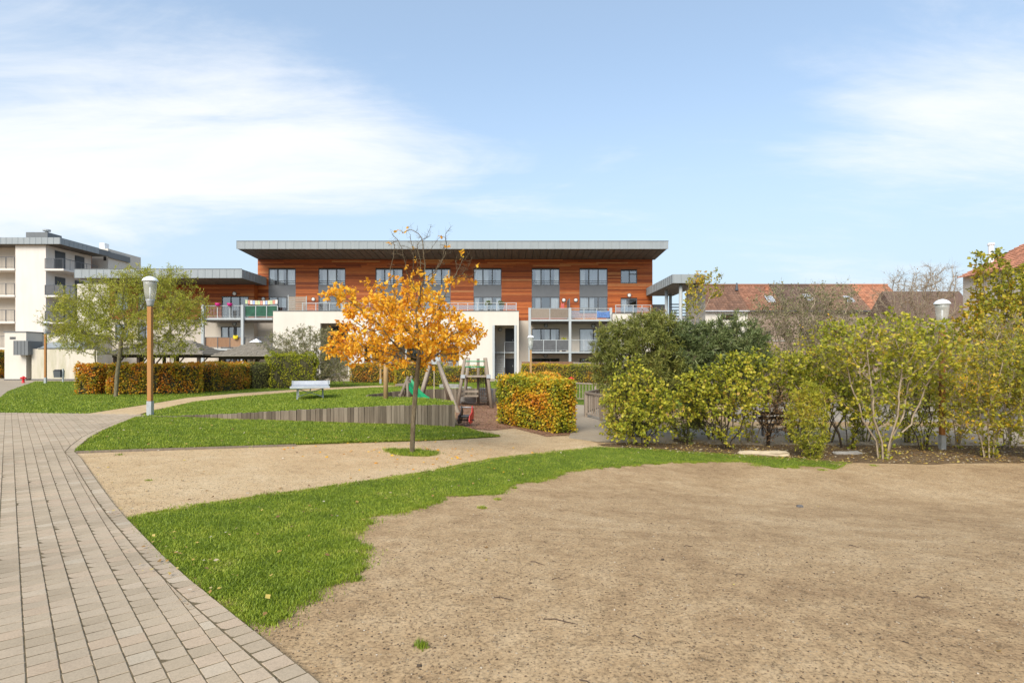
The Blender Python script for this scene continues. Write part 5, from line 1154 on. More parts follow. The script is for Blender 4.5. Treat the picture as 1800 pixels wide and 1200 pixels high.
bx('roof_plant', 'zinc_dark', tow, t_(3), t_(43), YT+3, YT+5, zr1-.05, fz(407, 63)); part('vent', 'galvanised', tow, lambda m: (m.lathe((t_(28), YT+4, fz(407, 63)), [(.15, 0), (.15, .3), (.38, .32), (.38, .5), (.1, .55)], 12)))
for i, py in enumerate((472, 518.5, 565, 611)):
    z = tz(py); b = bx('balcony_slab', 'plaster_tower', tow, xs0, xs1-.01, YT-.1, YT+1.49, z-.2, z)
    balcony_rail(tow, xs0+12, xs1-.03, YT-.06, z, 1.25, 'grey_mesh' if i == 9 else 'bars', 'frame_dark', 6); globe_light(tow, t_(18.5), tz(py-33), YT+1.49, i != 1)
    # side balconies on the right flank
    b = bx('balcony_slab', 'plaster_tower', tow, xe-.15, -47.5, YT-.05, YT+5.2, z-.22, z-.02) if i else bx('balcony_slab', 'plaster_tower', tow, xe-.15, -47.5, YT-.05, YT+5.2, z-.22, z-.02)
    balcony_rail(tow, xe-.1, -47.55, YT, z-.02, 1.1, 'bars' if i == 0 else 'grey_mesh', 'frame_dark', 2)
    m = MB(); m.box(-47.58, -47.53, YT+.03, YT+5.1, z+1.03, z+1.08)
    for j in range(7): m.box(-47.58, -47.54, YT+.1+j*.8, YT+.14+j*.8, z-.02, z+1.03)
    m.build('side_railing', 'frame_dark', tow)
    wv = part('window', 'frame_dark', tow, lambda m: m.box(xe+.0, xe+.04, YT+1.2, YT+2.6, z+.05, z+2.15)); part('pane', 'door_black', wv, lambda m: m.box(xe+.05, xe+.06, YT+1.28, YT+2.52, z+.12, z+2.08))
    wv = part('window', 'frame_dark', tow, lambda m: m.box(xe+.0, xe+.04, YT+4.0, YT+5.4, z+.05, z+2.15)); part('pane', 'door_black', wv, lambda m: m.box(xe+.05, xe+.06, YT+4.08, YT+5.32, z+.12, z+2.08))
mb = MB(); boards(mb, fx(145, 66.9), fx(160, 66.9), 8, zr0-.02, [], 66.9, .1, seed=12); mb.build('cedar_boards', 'cedar', tow)['kind'] = 'stuff'
y2 = 68.0; bk = bx('rear_volume', 'plaster_white', tow, fx(130, y2), fx(190, y2), y2, y2+6, -.4, fz(437, y2)); bx('vent_opening', 'room_dark', bk, fx(182, y2), fx(187, y2), y2-.02, y2+.05, fz(458, y2), fz(445, y2)); bx('vent_opening', 'room_dark', bk, fx(174, y2), fx(178, y2), y2-.02, y2+.05, fz(447, y2), fz(443, y2))
part('chimney', 'lamp_white', bk, lambda m: m.box(fx(164, y2), fx(173, y2), y2+1, y2+1.8, fz(437, y2), fz(424, y2)))
rr = bx('rear_roof', 'zinc_dark', tow, fx(190, y2)+.05, fx(192, y2)+.1, y2+.02, y2+3.6, fz(453, y2), fz(443, y2)); panels_y(rr, fx(192, y2), y2, y2+3.6, fz(453, y2), fz(443, y2), .62, 1)
mb = MB(); boards(mb, fx(192, 71), fx(205, 71), 6, fz(452, 71), [], 71, .1, seed=13); mb.build('cedar_boards', 'cedar', tow)['kind'] = 'stuff'

# ------------------------------------------------------------------ utility building
YU = 45.0; u_ = lambda px: fx(px, YU); uz = lambda py: fz(py, YU)
ut = thing('utility_building', 'low cream utility building with black door and moss-stained wall', 'building', (u_(60), YU, 0))
part('wall', 'plaster_white', ut, lambda m: (m.box(u_(8), u_(46), YU, YU+6, .12, uz(584)), m.box(u_(46)+.003, u_(104), YU+1.6, YU+6, .12, uz(586))))
part('door_recess', 'plaster_beige', ut, lambda m: m.box(u_(46)+.003, u_(57.5), YU+.9, YU+1.59, .02, uz(620)))
part('low_wall', 'render_mossy', ut, lambda m: m.box(u_(57.5), u_(172), YU-.1, YU+1.58, .13, uz(613)))
part('plinth', 'plinth', ut, lambda m: (m.box(u_(8)-.02, u_(46)+.002, YU-.03, YU+.5, -.3, .12), m.box(u_(57.5)-.02, u_(172)+.02, YU-.13, YU+.5, -.3, .13)))
part('coping', 'zinc_dark', ut, lambda m: (m.box(u_(8)-.05, u_(46)+.05, YU-.05, YU+6, uz(584)+.002, uz(584)+.08), m.box(u_(46)+.06, u_(104)+.05, YU+1.55, YU+6, uz(586)+.002, uz(586)+.08), m.box(u_(62)+.3, u_(172)+.05, YU-.15, YU+.25, uz(613)+.002, uz(613)+.10)))
part('glass_roof', 'zinc', ut, lambda m: m.poly([(u_(64), YU+.26, uz(611)), (u_(130), YU+.26, uz(611)), (u_(128), YU+1.55, uz(600)), (u_(64), YU+1.55, uz(600)), (u_(64), YU+.26, uz(613)), (u_(130), YU+.26, uz(613)), (u_(128), YU+1.55, uz(613)), (u_(64), YU+1.55, uz(613))], [(0, 1, 2, 3), (7, 6, 5, 4), (0, 4, 5, 1), (1, 5, 6, 2), (2, 6, 7, 3), (3, 7, 4, 0)]))
cn = bx('door_canopy', 'zinc_dark', ut, u_(35.5), u_(59), YU-.50, YU+.88, uz(623.5), uz(599.5)); panels_x(cn, u_(35), u_(59.5), YU-.55, uz(624), uz(599), .27, 'zinc_dark')
dr = bx('door', 'door_black', ut, u_(46.2), u_(57.2), YU+.8, YU+.88, .03, uz(624)-.01); part('handle', 'lamp_metal', dr, lambda m: m.box(u_(55)-.03, u_(55)+.03, YU+.74, YU+.8, 1.0, 1.2))
part('air_vent', 'grey_mesh', ut, lambda m: [m.box(u_(17.5), u_(27.5), YU-.03, YU-.001, uz(596)+i*.05, uz(596)+.03+i*.05) for i in range(4)] and None)

# ------------------------------------------------------------------ shingle-roofed pavilions
def pavilion(label, x0, x1, Y, dep, ze, zt_, seed, posts, cap=False):
    q = random.Random(seed); xm = (x0+x1)/2; r = thing('garden_pavilion', label, 'pavilion', (xm, Y+dep/2, 0), 'shingle-roofed pavilions'); rl = max(0, (x1-x0)-dep)/2
    rf = MB(); n = 7
    for k in range(n):     # courses of shingles on all four slopes
        a, b = k/n, (k+1)/n
        def ring_(t, lift): hx = (x1-x0)/2*(1-t)+rl*t; hy = dep/2*(1-t)+.02; z = ze+(zt_-ze)*t+lift; return [(xm-hx, Y+dep/2-hy, z), (xm+hx, Y+dep/2-hy, z), (xm+hx, Y+dep/2+hy, z), (xm-hx, Y+dep/2+hy, z)]
        A, B_ = ring_(a, .06), ring_(b, .015); A2 = ring_(a, .0)
        rf.poly(A2+A+B_, [(i, (i+1) % 4, 4+(i+1) % 4, 4+i) for i in range(4)]+[(4+i, 4+(i+1) % 4, 8+(i+1) % 4, 8+i) for i in range(4)])
    A = [(x0, Y, ze), (x1, Y, ze), (x1, Y+dep, ze), (x0, Y+dep, ze)]; rf.poly(A, [(3, 2, 1, 0)]); roof_ = rf.build('roof', 'shingle', r)
    # front slope: single shingles
    tiles = MB()
    for k in range(n):
        z0 = ze+(zt_-ze)*k/n+.065; z1 = ze+(zt_-ze)*(k+1)/n+.055; hx = (x1-x0)/2*(1-k/n)+rl*k/n-.1; y0 = Y+dep/2*k/n-.01; y1 = Y+dep/2*(k+1)/n; xx = xm-hx
        while xx < xm+hx-.1: ww = q.uniform(.12, .22); j = q.gauss(0, .012); tiles.poly([(xx, y0, z0+j), (xx+ww-.012, y0, z0+j), (xx+ww-.012, y1, z1), (xx, y1, z1), (xx, y0, z0+j-.03), (xx+ww-.012, y0, z0+j-.03)], [(0, 1, 2, 3), (4, 5, 1, 0)]); xx += ww
    tiles.build('shingles', 'shingle', roof_)['kind'] = 'stuff'
    part('eaves_beam', 'timber_dark', r, lambda m: (m.box(x0+.35, x1-.35, Y+.35, Y+.5, ze-.2, ze-.01), m.box(x0+.35, x1-.35, Y+dep-.5, Y+dep-.35, ze-.2, ze-.01)))
    for i, t in enumerate(posts):
        for yy in (Y+.42, Y+dep-.42): x = x0+.5+(x1-x0-1)*t; part('post', 'timber_dark', r, lambda m: m.box(x-.09, x+.09, yy-.07, yy+.07, -.2, ze-.2))
        x = x0+.5+(x1-x0-1)*t; part('knee_brace', 'timber_dark', r, lambda m: m.bar((x+.07, Y+.42, ze-.75), (x+.55, Y+.42, ze-.2), .07))
    if cap: part('ridge_cap', 'lamp_white', r, lambda m: m.poly([(xm-.35, Y+dep/2-.35, zt_-.06), (xm+.35, Y+dep/2-.35, zt_-.06), (xm+.35, Y+dep/2+.35, zt_-.06), (xm-.35, Y+dep/2+.35, zt_-.06), (xm, Y+dep/2, zt_+.2)], [(0, 1, 4), (1, 2, 4), (2, 3, 4), (3, 0, 4)]))
pavilion('long shingle-roofed pavilion behind the willow and the beech hedge', fx(181, 37), fx(357, 37), 37, 3.6, fz(623, 37), fz(599, 39), 1, (0, .28, .45, .72, 1))
pavilion('square shingle-roofed pavilion with white cap, left of the grey-green bush', fx(371, 37), fx(482, 37), 37, 4.0, fz(626, 37), fz(600, 39), 2, (0.02, .28, .62, 1), True)

# ------------------------------------------------------------------ open canopy right of the building
yk0, yk1 = 45.0, 53.9; kx0 = 12.75; kx1 = fx(1240, yk0); kz0, kz1 = fz(497.5, yk0), fz(482, yk0)
can = thing('roof_canopy', 'grey angled roof canopy on steel columns right of the building', 'canopy', (kx0+1, 49, 0))
kr = bx('roof', 'zinc_dark', can, kx0+.05, kx1-.05, yk0+.05, yk1, kz0+.02, kz1-.02); panels_x(kr, kx0, kx1, yk0, kz0, kz1, .6); panels_y(kr, kx0, yk0+.02, yk1, kz0, kz1, .6, -1)
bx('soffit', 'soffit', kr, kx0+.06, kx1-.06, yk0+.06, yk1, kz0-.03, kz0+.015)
for px, Y_ in ((1196.5, 45.6), (1171.5, 49), (1178.5, 52.5), (1208, 52.5)): part('column', 'galvanised', can, lambda m: m.tube([(fx(px, Y_), Y_, -.4), (fx(px, Y_), Y_, kz0-.035)], .14, 14), smooth=True)
part('terrace_deck', 'plaster_beige', can, lambda m: m.box(kx0+.3, kx1+.5, yk0+.4, yk1, 3.6, 3.9))
part('back_wall', 'stone_grey', can, lambda m: m.box(fx(1140, 54), fx(1172, 54), 54.4, 54.8, -.4, fz(535, 54.4)))
def ext(m):
    for i in range(11): m.box(fx(1178, 52)+i*.0, fx(1206, 52), 52-.03, 52+.03, 3.95+i*.27, 4.05+i*.27)
part('louvre_screen', 'zinc_dark', can, ext)
part('vine_wall', 'stone_grey', can, lambda m: m.box(fx(1209, 46.5), fx(1240, 46.5), 46.5, 46.9, -.4, kz0-.04))

# ------------------------------------------------------------------ row of tiled houses beyond
def tile_roof(root, xa, xb, Ye, Yr, ze, zr, mat, rows=15, pan=.30, seed=1):
    m = MB(); n = max(2, int((xb-xa)/pan)); w = (xb-xa)/n; q = random.Random(seed)
    for k in range(rows):
        y0, y1 = Ye+(Yr-Ye)*k/rows, Ye+(Yr-Ye)*(k+1)/rows+.03; z0, z1 = ze+(zr-ze)*k/rows+.07, ze+(zr-ze)*(k+1)/rows+.03
        for i in range(n):
            a = xa+i*w; j = q.gauss(0, .008); m.poly([(a, y0, z0+.03+j), (a+w*.45, y0, z0-.02+j), (a+w, y0, z0+.03+j), (a+w, y1, z1+.02), (a+w*.45, y1, z1-.03), (a, y1, z1+.02), (a, y0, z0-.05), (a+w*.45, y0, z0-.07), (a+w, y0, z0-.05)], [(0, 1, 4, 5), (1, 2, 3, 4), (6, 7, 1, 0), (7, 8, 2, 1)])
    o = m.build('roof', mat, root); o['kind'] = 'stuff'
    part('ridge', mat, o, lambda m: m.tube([(xa, Yr, zr+.06), (xb, Yr, zr+.06)], .14, 8)); bx('roof_deck', 'timber_dark', o, xa+.02, xb-.02, Yr-.02, Yr+.1, ze, zr-.02)
    return o
Ye, Yr = 60.0, 64.0; ze, zr = fz(545.5, Ye), fz(502, Yr)
hs_ = [(1238, 1317, 'tile_brown', 'plaster_white', 'terraced house with brown tiled roof and white rear wall, nearest the canopy'), (1317, 1381, 'tile_red', 'brick', 'terraced house with reddish tiled roof, second from the canopy'), (1381, 1456, 'tile_dark', 'brick', 'terraced house with dark brown tiled roof, third from the canopy'),
       (1456, 1532, 'tile_tan', 'brick', 'terraced house with dull tan tiled roof, fourth from the canopy'), (1532, 1604, 'tile_orange', 'brick', 'terraced house with bright orange tiled roof at the end of the row')]
for i, (a, b, tm, wm, lb) in enumerate(hs_):
    xa, xb = fx(a, Ye)+.01, fx(b, Ye)-.01; r = thing('terraced_house', lb, 'house', ((xa+xb)/2, Ye+2, 0), 'row of tiled houses')
    hl = [(xa+1.9, xa+3.3, fz(562, Ye), fz(552, Ye))] if i == 0 else [((xa+xb)/2-.5, (xa+xb)/2+.5, 3.2, 4.7)]
    part('wall', wm, r, lambda m: (holed(m, xa, xb, -1, ze-.1, hl, Ye+.35, Ye+.6), m.box(xa, xa+.05, Ye+.61, Yr+4, -1, ze-.1))); window(r, *hl[0], Ye+.35, 1, False, 'none', i)
    bx('room', 'room_dark', r, xa+.2, xb-.2, Ye+1.4, Ye+1.6, -1, ze-.2)
    rf = tile_roof(r, xa, xb, Ye, Yr, ze, zr, tm, 15 if i != 0 else 11, .32, i)
    part('gutter', 'white_metal' if i == 0 else 'frame_dark', r, lambda m: m.box(xa, xb, Ye-.12, Ye+.0, ze-.12, ze+.0)); part('party_wall', 'brick', r, lambda m: m.poly([(xb-.004, Ye+.62, -1), (xb-.004, Yr+4, -1), (xb-.004, Yr+4, ze), (xb-.004, Yr, zr-.1), (xb-.004, Ye+.62, ze-.1)], [(0, 1, 2, 3, 4)]) )
    if i in (1, 2, 3):
        t = .30 if i != 2 else .38; sx_ = {1: 1357, 2: 1424, 3: 1497}[i]; sy = Ye+(Yr-Ye)*t; sz = ze+(zr-ze)*t+.14; x_ = fx(sx_, sy); dz_ = (zr-ze)/(Yr-Ye)*.9; k = part('skylight', 'white_metal', r, lambda m: m.poly([(x_-.42, sy, sz), (x_+.42, sy, sz), (x_+.42, sy+.9, sz+dz_), (x_-.42, sy+.9, sz+dz_), (x_-.42, sy, sz-.12), (x_+.42, sy, sz-.12), (x_+.42, sy+.9, sz+dz_-.12), (x_-.42, sy+.9, sz+dz_-.12)], [(0, 1, 2, 3), (0, 4, 5, 1), (1, 5, 6, 2), (3, 2, 6, 7), (0, 3, 7, 4)]))
        MB().poly([(x_-.34, sy+.08, sz+.012+.08*dz_/.9), (x_+.34, sy+.08, sz+.012+.08*dz_/.9), (x_+.34, sy+.82, sz+dz_*.911+.012), (x_-.34, sy+.82, sz+dz_*.911+.012)], [(0, 1, 2, 3)]).build('pane', 'table_metal', k)
    if i == 0: part('flue', 'frame_dark', r, lambda m: m.lathe((fx(1295, 63), 63, fz(510, 63)), [(.22, 0), (.14, .1), (.12, .5), (.08, .8), (.01, .82)], 10))
    if i == 1: part('chimney_pot', 'tile_orange', r, lambda m: m.lathe((fx(1348, 63.2), 63.2, fz(511, 63.2)), [(.22, 0), (.2, .35), (.26, .4), (.24, .5)], 10))
# lower dark roofs further along and the house at the right edge
r = thing('outbuilding', 'dark-roofed outbuilding half hidden by the bare brown tree', 'building', (fx(1640, 52), 54, 0)); xa, xb = fx(1585, 52), fx(1720, 52)
part('wall', 'brick', r, lambda m: m.box(xa, xb, 52, 57, -1, fz(560, 52))); part('roof', 'tile_dark', r, lambda m: m.poly([(xa-.2, 51.8, fz(560, 52)), (xb+.2, 51.8, fz(560, 52)), (xb+.2, 54.5, fz(512, 54.5)), (xa-.2, 54.5, fz(512, 54.5)), (xa-.2, 57.2, fz(560, 52)), (xb+.2, 57.2, fz(560, 52))], [(0, 1, 2, 3), (3, 2, 5, 4), (0, 3, 4), (1, 5, 2), (0, 4, 5, 1)]))
hx = 30.6; r = thing('side_house', 'house with pink tiled roof behind the vine at the right edge', 'house', (hx+4, 34, 0)); ez = 7.3; y0_, y1_ = 20.0, 38.6
part('wall', 'plaster_beige', r, lambda m: m.box(hx, hx+9, y0_, y1_, -1.5, ez)); 
m = MB(); rows = 14; q = random.Random(4); n = int((y1_-y0_)/.3)
for k_ in range(rows):
    x0_, x1_ = hx-.4+4.9*k_/rows, hx-.4+4.9*(k_+1)/rows+.03; z0, z1 = ez-.15+2.5*k_/rows+.07, ez-.15+2.5*(k_+1)/rows+.03
    for i in range(n): a = y0_+i*.3; m.poly([(x0_, a, z0+.03), (x0_, a+.14, z0-.02), (x0_, a+.3, z0+.03), (x1_, a+.3, z1+.02), (x1_, a+.14, z1-.03), (x1_, a, z1+.02), (x0_, a, z0-.05), (x0_, a+.3, z0-.05)], [(0, 1, 4, 5), (1, 2, 3, 4), (6, 7, 2, 1), (6, 1, 0)])
m.build('roof', 'tile_pink', r)['kind'] = 'stuff'
part('gable', 'brick', r, lambda m: m.poly([(hx, y1_+.0, ez), (hx+9, y1_, ez), (hx+4.5, y1_, ez+2.35)], [(0, 1, 2)])); part('roof_slope', 'tile_pink', r, lambda m: m.poly([(hx+4.5, y0_, ez+2.35), (hx+4.5, y1_, ez+2.35), (hx+9.4, y1_, ez-.15), (hx+9.4, y0_, ez-.15)], [(0, 1, 2, 3)]))
part('flue_pipe', 'lamp_white', r, lambda m: m.lathe((hx+1.5, (hx+1.5)/.842, ez+.7), [(.16, 0), (.16, 1.3), (.22, 1.32), (.2, 1.45)], 12))
# long garden wall closing the plot behind the shrubs
def gwall(label, x0, x1, Y, z1, mat, seed, name='garden_wall'):
    r = thing(name, label, 'wall', ((x0+x1)/2, Y, 0)); bx('masonry', mat, r, x0, x1, Y, Y+.35, -1.6, z1); bx('coping', 'stone_grey', r, x0-.05, x1+.05, Y-.05, Y+.4, z1+.002, z1+.09)
gwall('tall grey-brown garden wall behind the shrubs and bare trees', fx(1290, 44), fx(2000, 44), 44.0, fz(600, 44), 'brick', 1); gwall('low stone wall along the footpath behind the shrubs', fx(1290, 23.5), fx(2100, 23.5), 23.5, fz(713, 23.5), 'stone_grey', 2)

# ------------------------------------------------------------------ hedges
def back(line, d):        # front line on the ground -> centre line
    return [(x, y+d) for x, y in line]
hedge('beech_hedge', 'orange beech hedge, short end piece left of the willow trunk', back(GPL([(131, 694), (168, 694)]), .45), .9, H, 1.42, 31, 'leaf_beech', .085, 520, 'beech hedges', .05, .12, holes=.1)
hedge('beech_hedge', 'long orange-brown beech hedge behind the willow trunk and lamp', back(GPL([(186, 694.5), (260, 694), (345, 692)]), .45), .9, H, 1.42, 32, 'leaf_beech', .085, 520, 'beech hedges', .06, .12)
hedge('beech_hedge', 'orange and green beech hedge curving away from the long one', back(GPL([(352, 690.5), (395, 687), (428, 683.5)]), .45), .95, H, 1.45, 33, 'leaf_beech', .085, 480, 'beech hedges', .07, .14)
hedge('beech_hedge', 'thin orange strand of hedge bridging the gap by the willow trunk', [(x, y) for x, y in back(GPL([(166, 692), (190, 692)]), .6)], .5, lambda x, y: H(x, y)+.75, .62, 34, 'leaf_beech', .085, 260, 'beech hedges', .05, .15, holes=.35)
hedge('hedge_shrub', 'dull brownish clipped shrub between beech hedge and yellow shrub', back(GPL([(428, 683.5), (470, 682)], MOUND), .5), 1.1, H, 1.5, 35, 'leaf_olive', .07, 420, None, .12, .25, 'shrub')
hedge('hedge_shrub', 'bright yellow-green shrub behind the table tennis table', back(GPL([(468, 683), (548, 682)], MOUND), .6), 1.2, H, 1.95, 36, 'leaf_yellowgreen', .085, 420, None, .18, .4, 'shrub')
hedge('beech_hedge', 'far beech hedge left of the playground post, before the white block', [(fx(618, 40.5), 40.5), (fx(694, 40.5), 40.5)], .8, H, 1.35, 37, 'leaf_beech', .09, 420, 'beech hedges')
hedge('beech_hedge', 'green-gold hedge block directly behind the rope swing', [(fx(696, 34.8), 34.8), (fx(776, 34.8), 34.8)], .9, lambda x, y: MOUND(x, y), 1.42, 38, 'leaf_beech_gold', .085, 480, 'beech hedges')
hedge('beech_hedge', 'pale far hedge between swing and stair recess', [(fx(780, 41), 41.0), (fx(856, 41), 41.0)], .8, H, 1.2, 39, 'leaf_beech_gold', .09, 360, 'beech hedges', holes=.15)
hedge('beech_hedge', 'long golden hedge below the reed fences and balconies', [(fx(917, 41), 41.0), (fx(1085, 41), 41.0)], .9, H, 1.42, 40, 'leaf_beech_gold', .09, 420, 'beech hedges')
FL, FR = gp(874, 745), gp(978, 763); d = (FR-FL).normalized(); nb = Vector((-d.y, d.x, 0)); c0_, c1_ = FL+nb*.5, FR+nb*.5
hedge('square_hedge', 'square-cut beech hedge beside the playground, orange left and green right', [tuple(c0_[:2]), tuple(c1_[:2])], 1.0, H, 1.60, 41, 'leaf_beech_mix', .075, 900, None, .035, .10)
b0 = c0_+nb*.55+d*.45; b1 = gp(905, 712)+Vector((.2, 1.0, 0))
hedge('square_hedge', 'clipped orange hedge arm running back behind the square-cut hedge', [tuple(b0[:2]), (b0.x+.5, b0.y+1.6), (b0.x+.9, b0.y+3.2)], .9, H, 1.66, 42, 'leaf_beech', .075, 600, None, .035, .10)
hedge('beech_hedge', 'orange hedge at the far-left edge beyond the utility building', [(fx(-40, 50), 50), (fx(6, 50), 50)], 1.2, H, 2.4, 43, 'leaf_beech', .12, 200, 'beech hedges', .1, .2)

# ------------------------------------------------------------------ trees and shrubs
def circ(Y): return Y/F
R_ = np.random.default_rng(77)
# the orange tree on the gravel
b = gp(724, 796); Y = b.y; k_ = Y/F; q = lambda px, py, dy=0: Vector((fx(px, Y), Y+dy, fz(py, Y)))
A = np.concatenate([ellip(R_, 520, q(712, 590), (138*k_, 1.55, 62*k_), .5), ellip(R_, 230, q(700, 540), (105*k_, 1.25, 55*k_), .5), ellip(R_, 130, q(805, 590), (55*k_, .8, 48*k_), .5), ellip(R_, 90, q(740, 500), (60*k_, .8, 55*k_), .5), ellip(R_, 55, q(595, 520), (35*k_, .5, 22*k_), .5), ellip(R_, 170, q(745, 445), (75*k_, .8, 62*k_), .6), ellip(R_, 60, q(815, 470), (40*k_, .6, 40*k_), .5), ellip(R_, 60, q(605, 615), (45*k_, .6, 24*k_), .5)])
A = A[A[:, 2] > fz(650, Y)]
trunk = [[b-Vector((0, 0, .1)), q(726, 745), q(730, 690), q(734, 650)], ]
zb_ = fz(470, Y); zm_ = fz(518, Y)
plant('oak_tree', 'young orange oak tree growing from the gravel path', 'tree', tuple(b), [[b-Vector((0, 0, .1)), q(726, 745), q(730, 690), q(734, 650), q(737, 622)], ], A, .085, 5, 'bark_brown', 'leaf_orange', 'oak', .088, 6, .04, .0042, 2.25, infl=1.2, kill=.16, twig=2.2, droop=.22, ns=2, sl=.16,
      leaf_p=lambda P: np.clip((zb_-P[:, 2])/(zb_-zm_)*1.0, .025, .97), rmax=.105)
# willow-leaved tree on the left lawn
b = gp(203, 698); Y = b.y; k_ = Y/F
A = np.concatenate([ellip(R_, 620, q(222, 552), (128*k_, 2.6, 72*k_), .5), ellip(R_, 200, q(310, 545), (58*k_, 1.5, 60*k_), .5), ellip(R_, 160, q(135, 570), (48*k_, 1.4, 50*k_), .5), ellip(R_, 120, q(265, 490), (75*k_, 1.4, 26*k_), .5), ellip(R_, 90, q(290, 610), (60*k_, 1.2, 20*k_), .5)])
plant('willow_tree', 'yellow-green willow-leaved tree with pale trunk on the left lawn', 'tree', tuple(b), [[b-Vector((0, 0, .15)), q(206, 660), q(212, 612), q(214, 590)]], A, .17, 6, 'bark_olive', 'leaf_willow', 'narrow', .13, 8, .05, .0060, 2.2, infl=2.5, kill=.25, twig=2.2, droop=.35, rmax=.15, ns=4, sl=.40)
b = Vector((fx(168, 36), 36, 0)); Y = 36.0; k_ = Y/F
A = np.concatenate([ellip(R_, 260, q(160, 590), (52*k_, 1.4, 36*k_), .5), ellip(R_, 60, q(120, 610), (25*k_, .8, 20*k_), .5)])
plant('young_tree', 'smaller yellow-green tree behind the left end of the beech hedge', 'tree', tuple(b), [[b-Vector((0, 0, .1)), q(168, 640), q(167, 615)]], A, .2, 7, 'bark_olive', 'leaf_willow', 'narrow', .14, 8, .06, .007, 2.2, infl=2.8, kill=.32, twig=2.2, droop=.3, rmax=.13, ns=3, sl=.4)
def shrub(label, base, Y, ells, step, seed, bark, leaf, lt, ls, per, spread, nst=6, sp=.25, r0=.004, kill=None, leaf_p=None, rise=.5, group='shrubs', droop=.1, name='shrub', twig=2.5, rmax=.035, trop=(0, 0, .12), e=2.35, jit=.14, wide=.5, ns=3, sl=None, mult=1.7, grow=1.0):
    global k_; rr = np.random.default_rng(seed); b = base; st = []; A = np.concatenate([ellip(rr, int(n*mult), PW(px, py, Y+dy), (rx*grow*Y/F, ry*grow, rz*grow*Y/F), .55, b.z+.15) for n, px, py, rx, rz, ry, dy in ells]); top = A[:, 2].max()-b.z
    for i in range(nst):
        a = 2*math.pi*i/nst+rr.random(); f = rr.uniform(.3, 1); st.append([b+Vector((math.cos(a)*sp*.4, math.sin(a)*sp*.4, -.08)), b+Vector((math.cos(a)*sp*f, math.sin(a)*sp*f*.8, rise*.5)), b+Vector((math.cos(a)*sp*(1+wide)*f*1.5, math.sin(a)*sp*f*1.3, rise*rr.uniform(.8, 1.2)))])
    return plant(name, label, 'shrub' if name == 'shrub' else 'tree', tuple(b), st, A, step, seed, bark, leaf, lt, ls, per, spread, r0, e, infl=step*14, kill=kill or step*1.55, ns=ns, sl=sl or step*1.7, twig=twig, droop=droop, leaf_p=leaf_p, group=group, crown='foliage', trunk='stems', rmax=rmax, trop=trop, jit=jit)
# grey-green bush in front of the white block
b = Vector((fx(555, 34), 34, .05)); shrub('wispy grey-green bush in front of the white block', b, 34.0, [(420, 545, 632, 72, 42, 1.6, 0), (120, 500, 610, 45, 30, 1.0, 0), (140, 585, 655, 38, 26, 1.0, -.3), (90, 540, 590, 60, 18, 1, 0)], .19, 51, 'bark_pale', 'leaf_greygreen', 'narrow', .16, 8, .10, 9, .5, .006, group=None)
# right-hand planting, back to front
Yb = 17.6
b = gp(1120, 772); b = Vector((fx(1115, Yb), Yb, float(H(fx(1115, Yb), Yb)))); shrub('tall olive-green bush, left half of the big clump by the ramp', b, Yb, [(420, 1122, 640, 78, 88, 1.4, 0), (120, 1085, 600, 40, 40, .8, 0), (80, 1150, 575, 40, 30, .8, .2), (90, 1110, 720, 55, 50, .8, 0)], .13, 52, 'bark_brown', 'leaf_olive', 'narrow', .135, 15, .055, 9, .35, .0045, droop=.05, grow=1.08, mult=2.2)
Yb = 17.9; b = Vector((fx(1255, Yb), Yb, float(H(fx(1255, Yb), Yb)))); shrub('dark green bush with grey-green leaf tufts, right half of the big clump', b, Yb, [(480, 1245, 632, 92, 72, 1.4, 0), (120, 1300, 600, 42, 45, .8, 0), (90, 1200, 590, 50, 28, .8, .2), (90, 1240, 710, 60, 45, .8, 0)], .135, 53, 'bark_brown', 'leaf_darkgreen', 'narrow', .15, 15, .055, 9, .35, .0045, droop=0.0, grow=1.08, mult=2.2)
Yb = gp(1130, 784).y; shrub('lime-green leafy shrub at the left end of the bed, low branches to the ground', gp(1130, 784), Yb, [(300, 1120, 712, 62, 58, .9, 0), (70, 1105, 665, 30, 30, .5, 0), (80, 1085, 755, 32, 24, .5, -.1), (60, 1165, 735, 35, 35, .5, 0)], .115, 54, 'bark_black', 'leaf_lime', 'round', .082, 4, .05, 7, .28, .004, grow=1.15, mult=2.0, ns=4, leaf_p=lambda P: .52)
Yb = gp(1280, 790).y; shrub('lime-green shrub with dark stems above the fallen log', gp(1275, 790), Yb, [(300, 1272, 690, 78, 58, .9, 0), (80, 1310, 640, 45, 30, .6, 0), (70, 1225, 690, 40, 45, .6, 0), (50, 1280, 755, 40, 20, .5, -.1)], .115, 55, 'bark_black', 'leaf_lime', 'round', .085, 4, .05, 6, .2, .0042, grow=1.15, mult=2.0, ns=4, leaf_p=lambda P: .52)
Yb = 16.6; b = gp(1350, 784); shrub('small nearly bare dark-twigged shrub in front of the bench', b, b.y, [(200, 1362, 722, 40, 42, .6, 0)], .085, 56, 'bark_black', 'leaf_brown', 'oval', .06, 2, .03, 5, .12, .0055, leaf_p=lambda P: .5, rise=.6, grow=1.2, ns=5, mult=2.2)
b = gp(1425, 806); shrub('slim upright green shrub right of the pale stone slab', b, b.y, [(200, 1420, 735, 38, 62, .5, 0), (50, 1425, 690, 28, 25, .4, 0)], .095, 57, 'bark_brown', 'leaf_lime', 'narrow', .10, 8, .035, 9, .2, .004, ns=4, mult=2)
b = gp(1488, 788); shrub('green shrub with black stems behind the wide pale-stemmed one, left', b, b.y, [(200, 1440, 665, 70, 55, .9, 0), (100, 1490, 710, 45, 40, .7, 0), (60, 1390, 650, 35, 30, .6, 0)], .12, 58, 'bark_black', 'leaf_lime', 'round', .088, 4, .05, 7, .3, .004, rise=.8, grow=1.15, mult=2.0, ns=4, leaf_p=lambda P: .52)
